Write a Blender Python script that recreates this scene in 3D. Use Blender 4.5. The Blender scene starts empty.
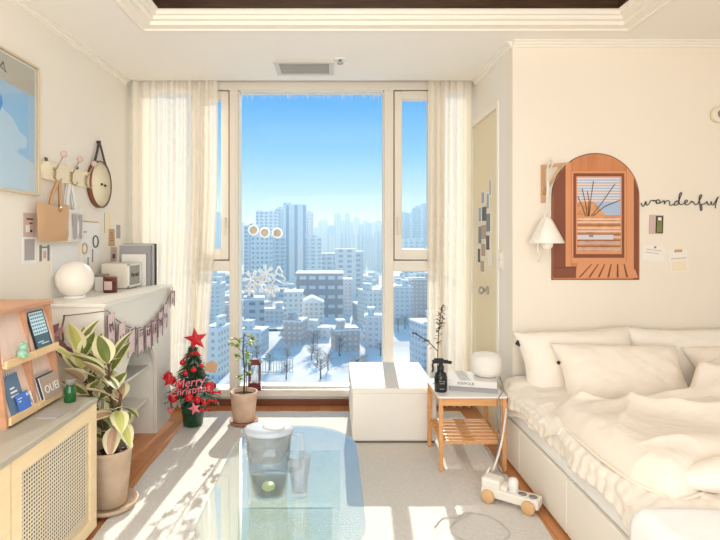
EXPOSURE = 1.12
SUN_E = 3.6
SUN_TAN = 0.45
FILL_E = 9.0
FILL2_E = 36.0
SKY_E = 0.46
HAZE_D = 0.0024
import bpy, bmesh, math, random
from mathutils import Vector, Matrix, noise
PI = math.pi
C = bpy.context.scene.collection
rnd = random.Random(7)

# ---------------------------------------------------------------- helpers
CAMZ, FOC, CX, CY = 1.2, 520.0, 332.0, 238.0
def P(px, py, Y):
    """point of the room seen at a photo coordinate, at depth Y"""
    return Vector(((px - CX) / FOC * Y, Y, CAMZ - (py - CY) / FOC * Y))
WLX, WRX, FARY, BEDY, H = -1.43, 1.0, 3.76, 2.88, 2.29
def LW(px, py):
    Y = -WLX * FOC / (CX - px)
    return Y, CAMZ - (py - CY) / FOC * Y

def lin(c):
    out = []
    for v in c[:3]:
        v /= 255.0
        out.append(v / 12.92 if v <= 0.04045 else ((v + 0.055) / 1.055) ** 2.4)
    return (out[0], out[1], out[2], 1.0)

MATS = {}
def mat(name, col, rough=0.6, metal=0.0, spec=0.5, nscale=0, ncol=None, nfac=0.5, bump=0, bscale=None, bdist=0.01,
        stretch=None, sheen=0, trans_l=0, emit=None, estr=0):
    m = bpy.data.materials.new(name); m.use_nodes = True
    nt = m.node_tree; N = nt.nodes; L = nt.links
    b = N['Principled BSDF']
    b.inputs['Base Color'].default_value = lin(col)
    b.inputs['Roughness'].default_value = rough
    b.inputs['Metallic'].default_value = metal
    b.inputs['Specular IOR Level'].default_value = spec
    if sheen:
        b.inputs['Sheen Weight'].default_value = sheen
    if emit:
        b.inputs['Emission Color'].default_value = lin(emit); b.inputs['Emission Strength'].default_value = estr
    src = None
    if ncol or bump:
        tc = N.new('ShaderNodeTexCoord'); mp = N.new('ShaderNodeMapping')
        L.new(tc.outputs['Object'], mp.inputs['Vector'])
        if stretch: mp.inputs['Scale'].default_value = stretch
        src = mp.outputs['Vector']
    if ncol:
        n = N.new('ShaderNodeTexNoise'); n.inputs['Scale'].default_value = nscale; n.inputs['Detail'].default_value = 5
        L.new(src, n.inputs['Vector'])
        r = N.new('ShaderNodeValToRGB'); r.color_ramp.elements[0].position = 0.5 - nfac * 0.4; r.color_ramp.elements[1].position = 0.5 + nfac * 0.4
        r.color_ramp.elements[0].color = lin(col); r.color_ramp.elements[1].color = lin(ncol)
        L.new(n.outputs['Fac'], r.inputs['Fac']); L.new(r.outputs['Color'], b.inputs['Base Color'])
    if bump:
        n2 = N.new('ShaderNodeTexNoise'); n2.inputs['Scale'].default_value = bscale or nscale; n2.inputs['Detail'].default_value = 4
        L.new(src, n2.inputs['Vector'])
        bp = N.new('ShaderNodeBump'); bp.inputs['Strength'].default_value = bump; bp.inputs['Distance'].default_value = bdist
        L.new(n2.outputs['Fac'], bp.inputs['Height']); L.new(bp.outputs['Normal'], b.inputs['Normal'])
    if trans_l:
        t = N.new('ShaderNodeBsdfTranslucent'); t.inputs['Color'].default_value = lin(col)
        mx = N.new('ShaderNodeMixShader'); mx.inputs[0].default_value = trans_l
        L.new(b.outputs[0], mx.inputs[1]); L.new(t.outputs[0], mx.inputs[2])
        L.new(mx.outputs[0], N['Material Output'].inputs['Surface'])
    MATS[name] = m
    return m

def glass(name, tint, ior=1.5, boost=1.0, rough=0.0, milk=0.0):
    """thin clear glass: straight-through light with a Fresnel reflection"""
    m = bpy.data.materials.new(name); m.use_nodes = True
    nt = m.node_tree; N = nt.nodes; L = nt.links
    N.remove(N['Principled BSDF'])
    tr = N.new('ShaderNodeBsdfTransparent'); tr.inputs[0].default_value = lin(tint)
    gl = N.new('ShaderNodeBsdfGlossy'); gl.inputs['Roughness'].default_value = rough
    fr = N.new('ShaderNodeFresnel')
    ge = N.new('ShaderNodeNewGeometry'); mi = N.new('ShaderNodeMix'); mi.data_type = 'FLOAT'
    L.new(ge.outputs['Backfacing'], mi.inputs[0]); mi.inputs[2].default_value = ior; mi.inputs[3].default_value = 1 / ior
    L.new(mi.outputs[0], fr.inputs['IOR'])
    mu = N.new('ShaderNodeMath'); mu.operation = 'MULTIPLY'; mu.use_clamp = True; mu.inputs[1].default_value = boost
    L.new(fr.outputs[0], mu.inputs[0])
    base = tr.outputs[0]
    if milk:
        df = N.new('ShaderNodeBsdfDiffuse'); df.inputs[0].default_value = (0.9, 0.9, 0.9, 1)
        m2 = N.new('ShaderNodeMixShader'); m2.inputs[0].default_value = milk
        L.new(tr.outputs[0], m2.inputs[1]); L.new(df.outputs[0], m2.inputs[2]); base = m2.outputs[0]
    mx = N.new('ShaderNodeMixShader')
    L.new(mu.outputs[0], mx.inputs[0]); L.new(base, mx.inputs[1]); L.new(gl.outputs[0], mx.inputs[2])
    L.new(mx.outputs[0], N['Material Output'].inputs['Surface'])
    MATS[name] = m
    return m

class MB:
    """collects shapes (in the space of its origin) into one mesh"""
    def __init__(self, origin=(0, 0, 0)):
        self.bm = bmesh.new(); self.o = Vector(origin); self.mi = 0; self.smooth = False
    def _take(self, tmp, M=None, smooth=None):
        me = bpy.data.meshes.new('t')
        sm = self.smooth if smooth is None else smooth
        for f in tmp.faces:
            f.material_index = self.mi; f.smooth = sm
        if M is not None: bmesh.ops.transform(tmp, matrix=M, verts=tmp.verts)
        tmp.to_mesh(me); tmp.free(); self.bm.from_mesh(me); bpy.data.meshes.remove(me)
        return self
    def box(self, x0, x1, y0, y1, z0, z1, bev=0.0, seg=2, M=None):
        t = bmesh.new()
        bmesh.ops.create_cube(t, size=1)
        for v in t.verts:
            v.co = Vector(((x0 + x1) / 2 + v.co.x * (x1 - x0), (y0 + y1) / 2 + v.co.y * (y1 - y0), (z0 + z1) / 2 + v.co.z * (z1 - z0)))
        if bev > 0:
            bmesh.ops.bevel(t, geom=list(t.edges), offset=bev, segments=seg, profile=0.5, affect='EDGES')
        return self._take(t, M)
    def tube(self, pts, r, n=8, caps=True, smooth=True):
        pts = [Vector(p) for p in pts]
        rs = r if isinstance(r, (list, tuple)) else [r] * len(pts)
        t = bmesh.new(); rings = []
        up = None
        for i, p in enumerate(pts):
            d = (pts[min(i + 1, len(pts) - 1)] - pts[max(i - 1, 0)])
            if d.length < 1e-9: d = Vector((0, 0, 1))
            d.normalize()
            if up is None:
                up = Vector((0, 0, 1)) if abs(d.z) < 0.9 else Vector((1, 0, 0))
            a = d.cross(up)
            if a.length < 1e-6:
                a = d.cross(Vector((0, 1, 0)))
            a.normalize(); b = a.cross(d).normalized(); up = b
            rings.append([t.verts.new(p + (a * math.cos(2 * PI * k / n) + b * math.sin(2 * PI * k / n)) * rs[i]) for k in range(n)])
        for q in range(len(rings) - 1):
            for k in range(n):
                t.faces.new((rings[q][k], rings[q][(k + 1) % n], rings[q + 1][(k + 1) % n], rings[q + 1][k]))
        if caps:
            t.faces.new(rings[0][::-1]); t.faces.new(rings[-1])
        bmesh.ops.recalc_face_normals(t, faces=t.faces)
        return self._take(t, None, smooth)
    def lathe(self, prof, n=24, c=(0, 0, 0), M=None, smooth=True, flute=0, fdepth=0):
        t = bmesh.new(); rings = []
        for (r, z) in prof:
            if r < 1e-6:
                rings.append([t.verts.new((c[0], c[1], c[2] + z))])
            else:
                ring = []
                for k in range(n):
                    a = 2 * PI * k / n
                    rr = r * (1 + (fdepth * math.cos(flute * a) if flute else 0))
                    ring.append(t.verts.new((c[0] + rr * math.cos(a), c[1] + rr * math.sin(a), c[2] + z)))
                rings.append(ring)
        for q in range(len(rings) - 1):
            A, B = rings[q], rings[q + 1]
            for k in range(n):
                k2 = (k + 1) % n
                if len(A) == 1 and len(B) == 1: continue
                if len(A) == 1: t.faces.new((A[0], B[k2], B[k]))
                elif len(B) == 1: t.faces.new((A[k], A[k2], B[0]))
                else: t.faces.new((A[k], A[k2], B[k2], B[k]))
        bmesh.ops.recalc_face_normals(t, faces=t.faces)
        return self._take(t, M, smooth)
    def sphere(self, c, r, sx=1, sy=1, sz=1, n=16, M=None):
        t = bmesh.new(); bmesh.ops.create_uvsphere(t, u_segments=n, v_segments=max(6, n * 2 // 3), radius=r)
        for v in t.verts: v.co = Vector((v.co.x * sx + c[0], v.co.y * sy + c[1], v.co.z * sz + c[2]))
        return self._take(t, M, True)
    def prism(self, poly, fn0, fn1, smooth=False):
        """polygon of 2d points; fn0 / fn1 give the two caps in 3d"""
        t = bmesh.new()
        A = [t.verts.new(fn0(*p)) for p in poly]; B = [t.verts.new(fn1(*p)) for p in poly]
        n = len(poly)
        t.faces.new(A); t.faces.new(B[::-1])
        for k in range(n):
            t.faces.new((A[k], B[k], B[(k + 1) % n], A[(k + 1) % n]))
        bmesh.ops.recalc_face_normals(t, faces=t.faces)
        return self._take(t, None, smooth)
    def prism_x(self, poly, x0, x1):      # poly in (y, z)
        return self.prism(poly, lambda a, b: (x0, a, b), lambda a, b: (x1, a, b))
    def prism_y(self, poly, y0, y1):      # poly in (x, z)
        return self.prism(poly, lambda a, b: (a, y0, b), lambda a, b: (a, y1, b))
    def prism_z(self, poly, z0, z1):      # poly in (x, y)
        return self.prism(poly, lambda a, b: (a, b, z0), lambda a, b: (a, b, z1))
    def grid(self, fn, nu, nv, smooth=True, thick=0):
        t = bmesh.new()
        V = [[t.verts.new(fn(i / nu, j / nv)) for j in range(nv + 1)] for i in range(nu + 1)]
        for i in range(nu):
            for j in range(nv):
                t.faces.new((V[i][j], V[i + 1][j], V[i + 1][j + 1], V[i][j + 1]))
        bmesh.ops.recalc_face_normals(t, faces=t.faces)
        if thick: bmesh.ops.solidify(t, geom=list(t.faces), thickness=thick)
        return self._take(t, None, smooth)
    def text(self, s, size, M, depth=0.001, shear=0.0):
        cu = bpy.data.curves.new('txt', 'FONT'); cu.body = s; cu.size = size; cu.extrude = depth; cu.shear = shear
        cu.align_x = 'CENTER'; cu.align_y = 'CENTER'; cu.resolution_u = 2
        o = bpy.data.objects.new('txt', cu); C.objects.link(o)
        dg = bpy.context.evaluated_depsgraph_get()
        me = bpy.data.meshes.new_from_object(o.evaluated_get(dg))
        bpy.data.objects.remove(o); bpy.data.curves.remove(cu)
        t = bmesh.new(); t.from_mesh(me); bpy.data.meshes.remove(me)
        return self._take(t, M, False)
    def build(self, name, mats, parent=None):
        me = bpy.data.meshes.new(name)
        bmesh.ops.translate(self.bm, verts=self.bm.verts, vec=-self.o)
        self.bm.to_mesh(me); self.bm.free()
        for m in (mats if isinstance(mats, (list, tuple)) else [mats]):
            me.materials.append(MATS[m] if isinstance(m, str) else m)
        ob = bpy.data.objects.new(name, me); C.objects.link(ob)
        if parent is not None: ob.parent = parent
        else: ob.location = self.o
        return ob

def tag(o, label, cat, group=None, kind=None):
    o['label'] = label; o['category'] = cat
    if group: o['group'] = group
    if kind: o['kind'] = kind
    return o
def thing(name, label, cat, loc, group=None, rotz=0.0):
    o = bpy.data.objects.new(name, None); C.objects.link(o)
    o.empty_display_size = 0.05
    o.location = loc; o.rotation_euler = (0, 0, rotz)
    return tag(o, label, cat, group)
def struct(name, mb, mats, label=None, parent=None):
    o = mb.build(name, mats, parent)
    if parent is None: o['kind'] = 'structure'
    if label: o['label'] = label
    return o
def dup(root, loc, rotz=0.0, label=None, group=None, scale=None):
    r = root.copy(); C.objects.link(r); r.location = loc; r.rotation_euler = (0, 0, rotz)
    if scale: r.scale = scale
    if label: r['label'] = label
    if group: r['group'] = group
    for ch in list(root.children):
        c = ch.copy(); C.objects.link(c); c.parent = r
        for g in list(ch.children):
            d = g.copy(); C.objects.link(d); d.parent = c
    return r
def fbm(p, s, k=0.0, o=3):
    return noise.fractal(Vector((p[0] * s + k, p[1] * s - k, (p[2] if len(p) > 2 else 0) * s + 2 * k)), 1.0, 2.0, o)
def sstep(a, b, x):
    t = max(0.0, min(1.0, (x - a) / (b - a))); return t * t * (3 - 2 * t)
def rrect(w, d, r, n=8, cx=0, cy=0):
    pts = []
    for (sx, sy, a0) in ((1, 1, 0), (-1, 1, 90), (-1, -1, 180), (1, -1, 270)):
        for k in range(n + 1):
            a = math.radians(a0 + 90 * k / n)
            pts.append((cx + sx * (w / 2 - r) + r * math.cos(a), cy + sy * (d / 2 - r) + r * math.sin(a)))
    return pts

def smooth(pts, n=5):
    pts = [Vector(p) for p in pts]; out = []
    for i in range(len(pts) - 1):
        p0, p1, p2, p3 = pts[max(0, i - 1)], pts[i], pts[i + 1], pts[min(len(pts) - 1, i + 2)]
        for k in range(n):
            s = k / n
            out.append(.5 * ((2 * p1) + (p2 - p0) * s + (2 * p0 - 5 * p1 + 4 * p2 - p3) * s * s + (3 * p1 - p0 - 3 * p2 + p3) * s ** 3))
    out.append(pts[-1]); return out

# ---------------------------------------------------------------- materials
mat('wall_warm', (240, 229, 213), 0.9, spec=0.2, bump=0.15, bscale=90, bdist=0.002)
mat('wall_paint', (239, 232, 220), 0.9, spec=0.2, bump=0.15, bscale=90, bdist=0.002)
mat('ceiling_paint', (242, 237, 228), 0.9, spec=0.2, bump=0.1, bscale=70, bdist=0.002)
mat('trim_white', (240, 233, 220), 0.5, spec=0.4)
mat('dark_wood', (58, 40, 28), 0.35, nscale=6, ncol=(84, 60, 42), stretch=(1, 12, 12))
mat('frame_pvc', (228, 219, 205), 0.4, spec=0.4)
mat('vent_dark', (168, 162, 150), 0.6)
mat('vent_grey', (206, 200, 188), 0.5)
mat('gasket', (120, 112, 104), 0.7)
mat('door_paint', (236, 222, 190), 0.6, spec=0.3)
mat('mantel_paint', (238, 233, 222), 0.55, spec=0.35)
mat('oak', (226, 190, 140), 0.5, nscale=5, ncol=(238, 206, 158), stretch=(6, 1, 1), bump=0.1, bscale=20, bdist=0.001)
mat('oak_pale', (236, 208, 162), 0.5, nscale=5, ncol=(244, 220, 178), stretch=(6, 1, 6))
mat('rack_wood', (192, 138, 104), 0.5, nscale=5, ncol=(206, 156, 122), stretch=(1, 1, 6))
mat('rack_board', (220, 192, 174), 0.6, nscale=5, ncol=(228, 204, 188), stretch=(1, 8, 1))
mat('bamboo', (214, 152, 96), 0.45, nscale=7, ncol=(226, 170, 114), stretch=(1, 1, 8))
mat('cabinet_top', (176, 168, 152), 0.6)
mat('cane', (232, 218, 192), 0.6)
mat('inside_shade', (70, 60, 54), 0.9)
mat('white_fabric', (238, 232, 222), 0.9, spec=0.1, bump=0.3, bscale=220, bdist=0.002)
mat('rug', (218, 212, 203), 0.95, spec=0.05, nscale=60, ncol=(229, 223, 215), nfac=0.6, bump=0.9, bscale=170, bdist=0.006)
mat('black', (28, 28, 30), 0.5)
mat('black_gloss', (26, 28, 30), 0.2)
mat('white', (240, 238, 234), 0.5)
mat('white_gloss', (242, 240, 236), 0.2)
mat('paper', (240, 234, 224), 0.85)
mat('brass', (196, 164, 96), 0.3, metal=0.9)
mat('gold', (206, 170, 110), 0.35, metal=0.7)
mat('brown', (124, 72, 48), 0.5)
mat('leather', (70, 54, 46), 0.6)
mat('tote_tan', (204, 164, 126), 0.9, bump=0.3, bscale=150, bdist=0.002)
mat('tote_white', (240, 236, 230), 0.9, bump=0.3, bscale=150, bdist=0.002)
mat('grey_print', (176, 168, 166), 0.85)
mat('pink_print', (206, 180, 172), 0.85)
mat('sheet', (246, 244, 240), 0.9, spec=0.1, bump=0.2, bscale=30, bdist=0.004)
mat('duvet', (245, 233, 217), 0.9, spec=0.1, sheen=0.1, bump=0.3, bscale=7, bdist=0.03)
mat('pad', (246, 236, 222), 0.9, spec=0.1, bump=0.35, bscale=45, bdist=0.008)
mat('bed_base', (246, 239, 226), 0.7, spec=0.2)
mat('leaf_dark', (92, 108, 52), 0.45, nscale=9, ncol=(136, 142, 76))
mat('leaf_cream', (238, 230, 186), 0.5)
mat('leaf_pink', (206, 168, 140), 0.5)
mat('leaf_green', (110, 146, 52), 0.5, nscale=8, ncol=(160, 180, 70), trans_l=0.3)
mat('stem', (94, 66, 50), 0.8)
mat('soil', (58, 42, 36), 0.95, bump=0.8, bscale=40)
mat('terracotta_pale', (214, 192, 168), 0.85, nscale=12, ncol=(196, 168, 140), bump=0.2, bscale=30)
mat('clay_pink', (214, 184, 160), 0.85, nscale=14, ncol=(198, 160, 134), bump=0.2, bscale=30)
mat('clay_dark', (170, 120, 92), 0.85)
mat('tree_green', (36, 70, 40), 0.8, nscale=20, ncol=(64, 100, 62))
mat('tree_frost', (170, 186, 170), 0.8)
mat('pot_green', (18, 66, 42), 0.3)
mat('red', (206, 30, 42), 0.35)
mat('red_gloss', (200, 24, 36), 0.12)
mat('red_dark', (112, 38, 38), 0.4)
mat('hook_metal', (168, 150, 118), 0.35, metal=0.5)
mat('lid_grey', (178, 186, 194), 0.25)
mat('gold_pale', (222, 200, 164), 0.4, metal=0.3)
mat('pink', (240, 128, 142), 0.4)
mat('cream', (240, 226, 196), 0.6)
mat('bulb', (250, 244, 230), 0.4)
mat('lamp_white', (244, 236, 224), 0.35, spec=0.4)
mat('speaker_body', (226, 216, 200), 0.6, bump=0.2, bscale=160)
mat('grille', (186, 180, 166), 0.8, nscale=120, ncol=(160, 154, 140), bump=0.4, bscale=220)
mat('amber', (98, 44, 30), 0.15)
mat('book_grey', (158, 156, 156), 0.6)
mat('book_blue', (120, 132, 150), 0.6)
mat('book_dark', (66, 66, 74), 0.6)
mat('book_white', (232, 228, 222), 0.6)
mat('print_blue', (98, 124, 152), 0.6)
mat('card_blue', (74, 120, 206), 0.5)
mat('print_sky', (176, 212, 244), 0.5)
mat('print_sky_deep', (104, 160, 226), 0.5)
mat('print_pale', (218, 232, 244), 0.5)
mat('print_tan', (206, 196, 180), 0.6)
mat('print_teal', (74, 104, 116), 0.5)
mat('cyan_tile', (196, 226, 236), 0.5)
mat('mint', (150, 198, 170), 0.4)
mat('green_glass', (22, 92, 44), 0.08)
glass('frost', (240, 246, 250), 1.3, 0.3, milk=0.45)
mat('string', (120, 92, 78), 0.8)
mat('flag', (238, 218, 216), 0.85, nscale=60, ncol=(216, 188, 188))
mat('flag_dark', (104, 78, 78), 0.85)
mat('mauve', (176, 132, 128), 0.7)
mat('mauve_dark', (128, 88, 92), 0.7)
mat('wheel_wood', (222, 178, 128), 0.5)
mat('toy_white', (240, 234, 222), 0.5)
mat('cord', (232, 226, 214), 0.6)
mat('cord_mid', (196, 188, 178), 0.6)
mat('cord_grey', (140, 134, 128), 0.6)
mat('arch_wood', (192, 118, 74), 0.5, nscale=4, ncol=(208, 138, 92), stretch=(8, 1, 1))
mat('arch_wood_light', (218, 150, 106), 0.5)
mat('arch_wood_dark', (132, 74, 50), 0.5)
mat('arch_sky', (168, 190, 214), 0.5)
mat('arch_leaf', (222, 172, 116), 0.5, nscale=30, ncol=(200, 130, 92))
mat('arch_blind', (238, 216, 204), 0.5)
mat('arch_branch', (112, 66, 48), 0.5)
mat('arch_snow', (214, 208, 212), 0.5)
mat('wire_dark', (62, 62, 62), 0.5)
mat('steel', (186, 182, 174), 0.3, metal=0.8)
mat('switch', (232, 222, 200), 0.5)
mat('sticker', (250, 251, 252), 0.6, trans_l=0.55)
mat('sticker_gold', (244, 230, 204), 0.6, trans_l=0.3)
mat('lemon', (206, 206, 120), 0.4)
mat('photo_a', (120, 128, 140), 0.5); mat('photo_b', (84, 84, 90), 0.5); mat('photo_c', (176, 156, 140), 0.5); mat('photo_d', (150, 166, 186), 0.5)
glass('window_glass', (250, 253, 254), 1.3, 0.25)
glass('table_glass', (246, 252, 251), 1.5, 2.2)
glass('cup_glass', (250, 252, 252), 1.45, 1.5, milk=0.10)
glass('clear_glass', (250, 252, 252), 1.45, 1.2)
glass('pitcher_clear', (246, 249, 249), 1.4, 1.3, milk=0.06)
glass('funnel', (226, 230, 232), 1.4, 1.2, milk=0.22)
glass('water', (236, 242, 226), 1.33, 1.0, milk=0.05)

def curtain_mat():
    m = mat('curtain', (246, 237, 222), 0.9, spec=0.05)
    nt = m.node_tree; N = nt.nodes; L = nt.links; b = N['Principled BSDF']
    t = N.new('ShaderNodeBsdfTranslucent'); t.inputs[0].default_value = lin((254, 246, 230))
    mx = N.new('ShaderNodeMixShader'); mx.inputs[0].default_value = 0.12
    L.new(b.outputs[0], mx.inputs[1]); L.new(t.outputs[0], mx.inputs[2])
    tp = N.new('ShaderNodeBsdfTransparent')
    m3 = N.new('ShaderNodeMixShader'); m3.inputs[0].default_value = 0.18
    L.new(mx.outputs[0], m3.inputs[1]); L.new(tp.outputs[0], m3.inputs[2])
    L.new(m3.outputs[0], N['Material Output'].inputs['Surface'])
curtain_mat()

def floor_mat():
    m = mat('floor_wood', (196, 128, 78), 0.35, spec=0.4)
    nt = m.node_tree; N = nt.nodes; L = nt.links; b = N['Principled BSDF']
    tc = N.new('ShaderNodeTexCoord'); mp = N.new('ShaderNodeMapping'); mp.inputs['Rotation'].default_value = (0, 0, PI / 2)
    L.new(tc.outputs['Object'], mp.inputs['Vector'])
    br = N.new('ShaderNodeTexBrick'); br.inputs['Scale'].default_value = 1
    br.inputs['Brick Width'].default_value = 0.8; br.inputs['Row Height'].default_value = 0.09; br.inputs['Mortar Size'].default_value = 0.0012
    br.inputs['Color1'].default_value = lin((198, 130, 80)); br.inputs['Color2'].default_value = lin((214, 148, 96)); br.inputs['Mortar'].default_value = lin((128, 78, 46))
    L.new(mp.outputs[0], br.inputs['Vector'])
    L.new(br.outputs['Color'], b.inputs['Base Color'])
floor_mat()

def facade(name, wall, win, sx, sz, fx=0.55, fz=0.5, rough=0.8):
    """wall with a regular grid of windows, in the building's own space"""
    m = bpy.data.materials.new(name); m.use_nodes = True
    nt = m.node_tree; N = nt.nodes; L = nt.links; b = N['Principled BSDF']; b.inputs['Roughness'].default_value = rough
    tc = N.new('ShaderNodeTexCoord'); sp = N.new('ShaderNodeSeparateXYZ'); L.new(tc.outputs['Object'], sp.inputs[0])
    def M(op, a, v):
        n = N.new('ShaderNodeMath'); n.operation = op
        if hasattr(a, 'is_linked'): L.new(a, n.inputs[0])
        else: n.inputs[0].default_value = a
        if hasattr(v, 'is_linked'): L.new(v, n.inputs[1])
        else: n.inputs[1].default_value = v
        return n.outputs[0]
    u = M('ADD', sp.outputs['X'], sp.outputs['Y'])
    a = M('LESS_THAN', M('FRACT', M('DIVIDE', u, sx), 0), fx)
    c = M('LESS_THAN', M('FRACT', M('DIVIDE', sp.outputs['Z'], sz), 0), fz)
    f = M('MULTIPLY', a, c)
    g = N.new('ShaderNodeNewGeometry'); s2 = N.new('ShaderNodeSeparateXYZ'); L.new(g.outputs['Normal'], s2.inputs[0])
    f = M('MULTIPLY', f, M('LESS_THAN', M('ABSOLUTE', s2.outputs['Z'], 0), 0.5))
    mx = N.new('ShaderNodeMix'); mx.data_type = 'RGBA'
    L.new(f, mx.inputs[0]); mx.inputs[6].default_value = lin(wall); mx.inputs[7].default_value = lin(win)
    L.new(mx.outputs[2], b.inputs['Base Color'])
    MATS[name] = m
facade('tower_white', (226, 224, 222), (110, 124, 150), 4.2, 3.0)
facade('tower_band', (226, 228, 232), (110, 122, 150), 7.0, 60.0, 0.35, 1.0)
facade('tower_dots', (206, 208, 212), (84, 96, 124), 3.2, 3.4, 0.45, 0.42)
facade('tower_grey', (190, 192, 198), (120, 128, 146), 4.0, 3.0, 0.6, 0.45)
facade('tower_pale', (222, 222, 222), (150, 158, 172), 5.0, 3.0, 0.5, 0.5)
facade('office_brown', (164, 146, 140), (222, 222, 222), 4.2, 4.2, 0.7, 0.36)
facade('house_cream', (238, 232, 222), (188, 184, 184), 1.9, 1.8, 0.42, 0.45)
facade('house_brick', (198, 176, 164), (216, 214, 212), 1.8, 1.7, 0.45, 0.42)
facade('house_grey', (218, 218, 220), (178, 182, 190), 2.0, 1.8, 0.45, 0.4)
mat('snow', (240, 242, 246), 0.8, spec=0.2, nscale=0.1, ncol=(228, 232, 238))
mat('ground_snow', (232, 235, 240), 0.9, spec=0.1, nscale=0.05, ncol=(196, 198, 204), nfac=0.35)
mat('bark', (128, 116, 108), 0.9)
mat('twigs_snow', (196, 190, 186), 0.9)
mat('fence_green', (140, 170, 160), 0.7)
# ---------------------------------------------------------------- camera and light
cam = bpy.data.cameras.new('camera'); cam.sensor_width = 36; cam.lens = FOC / 720 * 36
cam.shift_x = (360 - CX) / 720; cam.shift_y = -(270 - CY) / 720; cam.clip_end = 5000; cam.clip_start = 0.02
co = bpy.data.objects.new('camera', cam); C.objects.link(co); co.location = (0, 0, CAMZ); co.rotation_euler = (PI / 2, 0, 0)
bpy.context.scene.camera = co
vs = bpy.context.scene.view_settings
bpy.context.scene.display_settings.display_device = 'sRGB'
vs.view_transform = 'Standard'; vs.look = 'None'; vs.gamma = 1; vs.use_curve_mapping = False; vs.exposure = EXPOSURE

def light(name, kind, loc, energy, col, rot=(0, 0, 0), **k):
    l = bpy.data.lights.new(name, kind); l.energy = energy; l.color = lin(col)[:3]
    for a, v in k.items(): setattr(l, a, v)
    o = bpy.data.objects.new(name, l); C.objects.link(o); o.location = loc; o.rotation_euler = rot
    return o
sd = Vector((-0.07, -1.0, -SUN_TAN))
s = light('sun', 'SUN', (0.5, 20, 12), SUN_E, (255, 249, 238), angle=math.radians(0.6))
s.rotation_euler = sd.to_track_quat('-Z', 'Y').to_euler()
# added unseen fill lights: one up in the tray, one behind the camera
light('tray_fill', 'AREA', (-0.1, 1.15, 2.48), FILL_E, (255, 249, 240), shape='RECTANGLE', size=1.6, size_y=1.2)
light('rear_fill', 'AREA', (-0.1, -0.95, 1.25), FILL2_E, (255, 250, 242), rot=(math.radians(120), 0, math.radians(20)), shape='RECTANGLE', size=2.6, size_y=1.6)

w = bpy.data.worlds.new('World'); bpy.context.scene.world = w; w.use_nodes = True
N = w.node_tree.nodes; L = w.node_tree.links
bg = N['Background']; bg.inputs['Strength'].default_value = SKY_E
tc = N.new('ShaderNodeTexCoord'); sp = N.new('ShaderNodeSeparateXYZ'); L.new(tc.outputs['Generated'], sp.inputs[0])
rp = N.new('ShaderNodeValToRGB'); L.new(sp.outputs['Z'], rp.inputs['Fac'])
e = rp.color_ramp.elements
e[0].position = 0.0; e[0].color = lin((232, 240, 244)); e[1].position = 1.0; e[1].color = lin((120, 176, 240))
for pos, c in ((0.045, (214, 240, 252)), (0.15, (150, 208, 250)), (0.26, (104, 182, 248)), (0.5, (150, 204, 248))):
    q = e.new(pos); q.color = lin(c)
L.new(rp.outputs['Color'], bg.inputs['Color'])

# ---------------------------------------------------------------- shell
YB, XR = -1.0, 2.62
m = MB(); m.box(WLX - 0.1, XR + 0.1, YB, FARY + 0.12, -0.1, 0.0); struct('floor', m, 'floor_wood', 'warm brown wooden plank floor')
m = MB(); m.box(WLX - 0.12, WLX, YB, FARY + 0.12, -0.1, 2.6); struct('wall_left', m, 'wall_paint')
m = MB(); m.box(XR, XR + 0.1, YB, BEDY, -0.1, 2.6); struct('wall_right', m, 'wall_paint')
m = MB(); m.box(WRX, XR + 0.1, BEDY, BEDY + 0.1, -0.1, 2.6); struct('wall_bed', m, 'wall_warm', 'cream wall behind the bed')
# wall with the door (faces the window side), opening filled by the door leaf
DY0, DY1, DZ = 3.15, 3.70, 1.99
m = MB(); m.box(WRX, WRX + 0.1, BEDY + 0.1, DY0 - 0.02, -0.1, 2.6); m.box(WRX, WRX + 0.1, DY0 - 0.02, FARY + 0.12, DZ + 0.02, 2.6); m.box(WRX, WRX + 0.1, DY1 + 0.02, FARY + 0.12, -0.1, DZ + 0.02)
m.box(WRX + 0.085, WRX + 0.1, DY0 - 0.02, DY1 + 0.02, -0.1, DZ + 0.02)
struct('wall_door', m, 'wall_paint')
# far wall around the window
WX0, WX1, WZ0, WZ1 = -1.0, 0.80, 0.075, 2.318
WA, WB = -1.33, 0.96      # unseen side panes added so daylight backlights the curtains
m = MB()
m.box(WLX - 0.12, WRX + 0.1, FARY - 0.03, FARY + 0.12, -0.1, WZ0)
m.box(WLX - 0.12, WRX + 0.1, FARY - 0.03, FARY + 0.12, WZ1, 2.6)
m.box(WLX - 0.12, WA, FARY - 0.03, FARY + 0.12, WZ0, WZ1); m.box(WB, WRX + 0.1, FARY - 0.03, FARY + 0.12, WZ0, WZ1)
struct('wall_far', m, 'wall_paint')

# ceiling with a raised tray
TX0, TX1, TY0, TY1 = -0.975, 1.536, 0.3, 2.70
CE = 3.60
m = MB()
for (a, b, c, d) in ((WLX, TX0, YB, CE), (TX1, XR, YB, CE), (TX0, TX1, YB, TY0), (TX0, TX1, TY1, CE)):
    m.box(a, b, c, d, H, H + 0.3)
m.box(WLX, WRX, CE, FARY, H + 0.14, H + 0.3)
struct('ceiling', m, 'ceiling_paint')
def ring(name, prof, mt):
    m = MB(); t = bmesh.new(); loops = []
    for (d, z) in prof:
        loops.append([t.verts.new(v) for v in ((TX0 + d, TY0 + d, z), (TX1 - d, TY0 + d, z), (TX1 - d, TY1 - d, z), (TX0 + d, TY1 - d, z))])
    for q in range(len(loops)):
        A, B = loops[q], loops[(q + 1) % len(loops)]
        for k in range(4): t.faces.new((A[k], A[(k + 1) % 4], B[(k + 1) % 4], B[k]))
    bmesh.ops.recalc_face_normals(t, faces=t.faces)
    m._take(t); return struct(name, m, mt)
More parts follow.
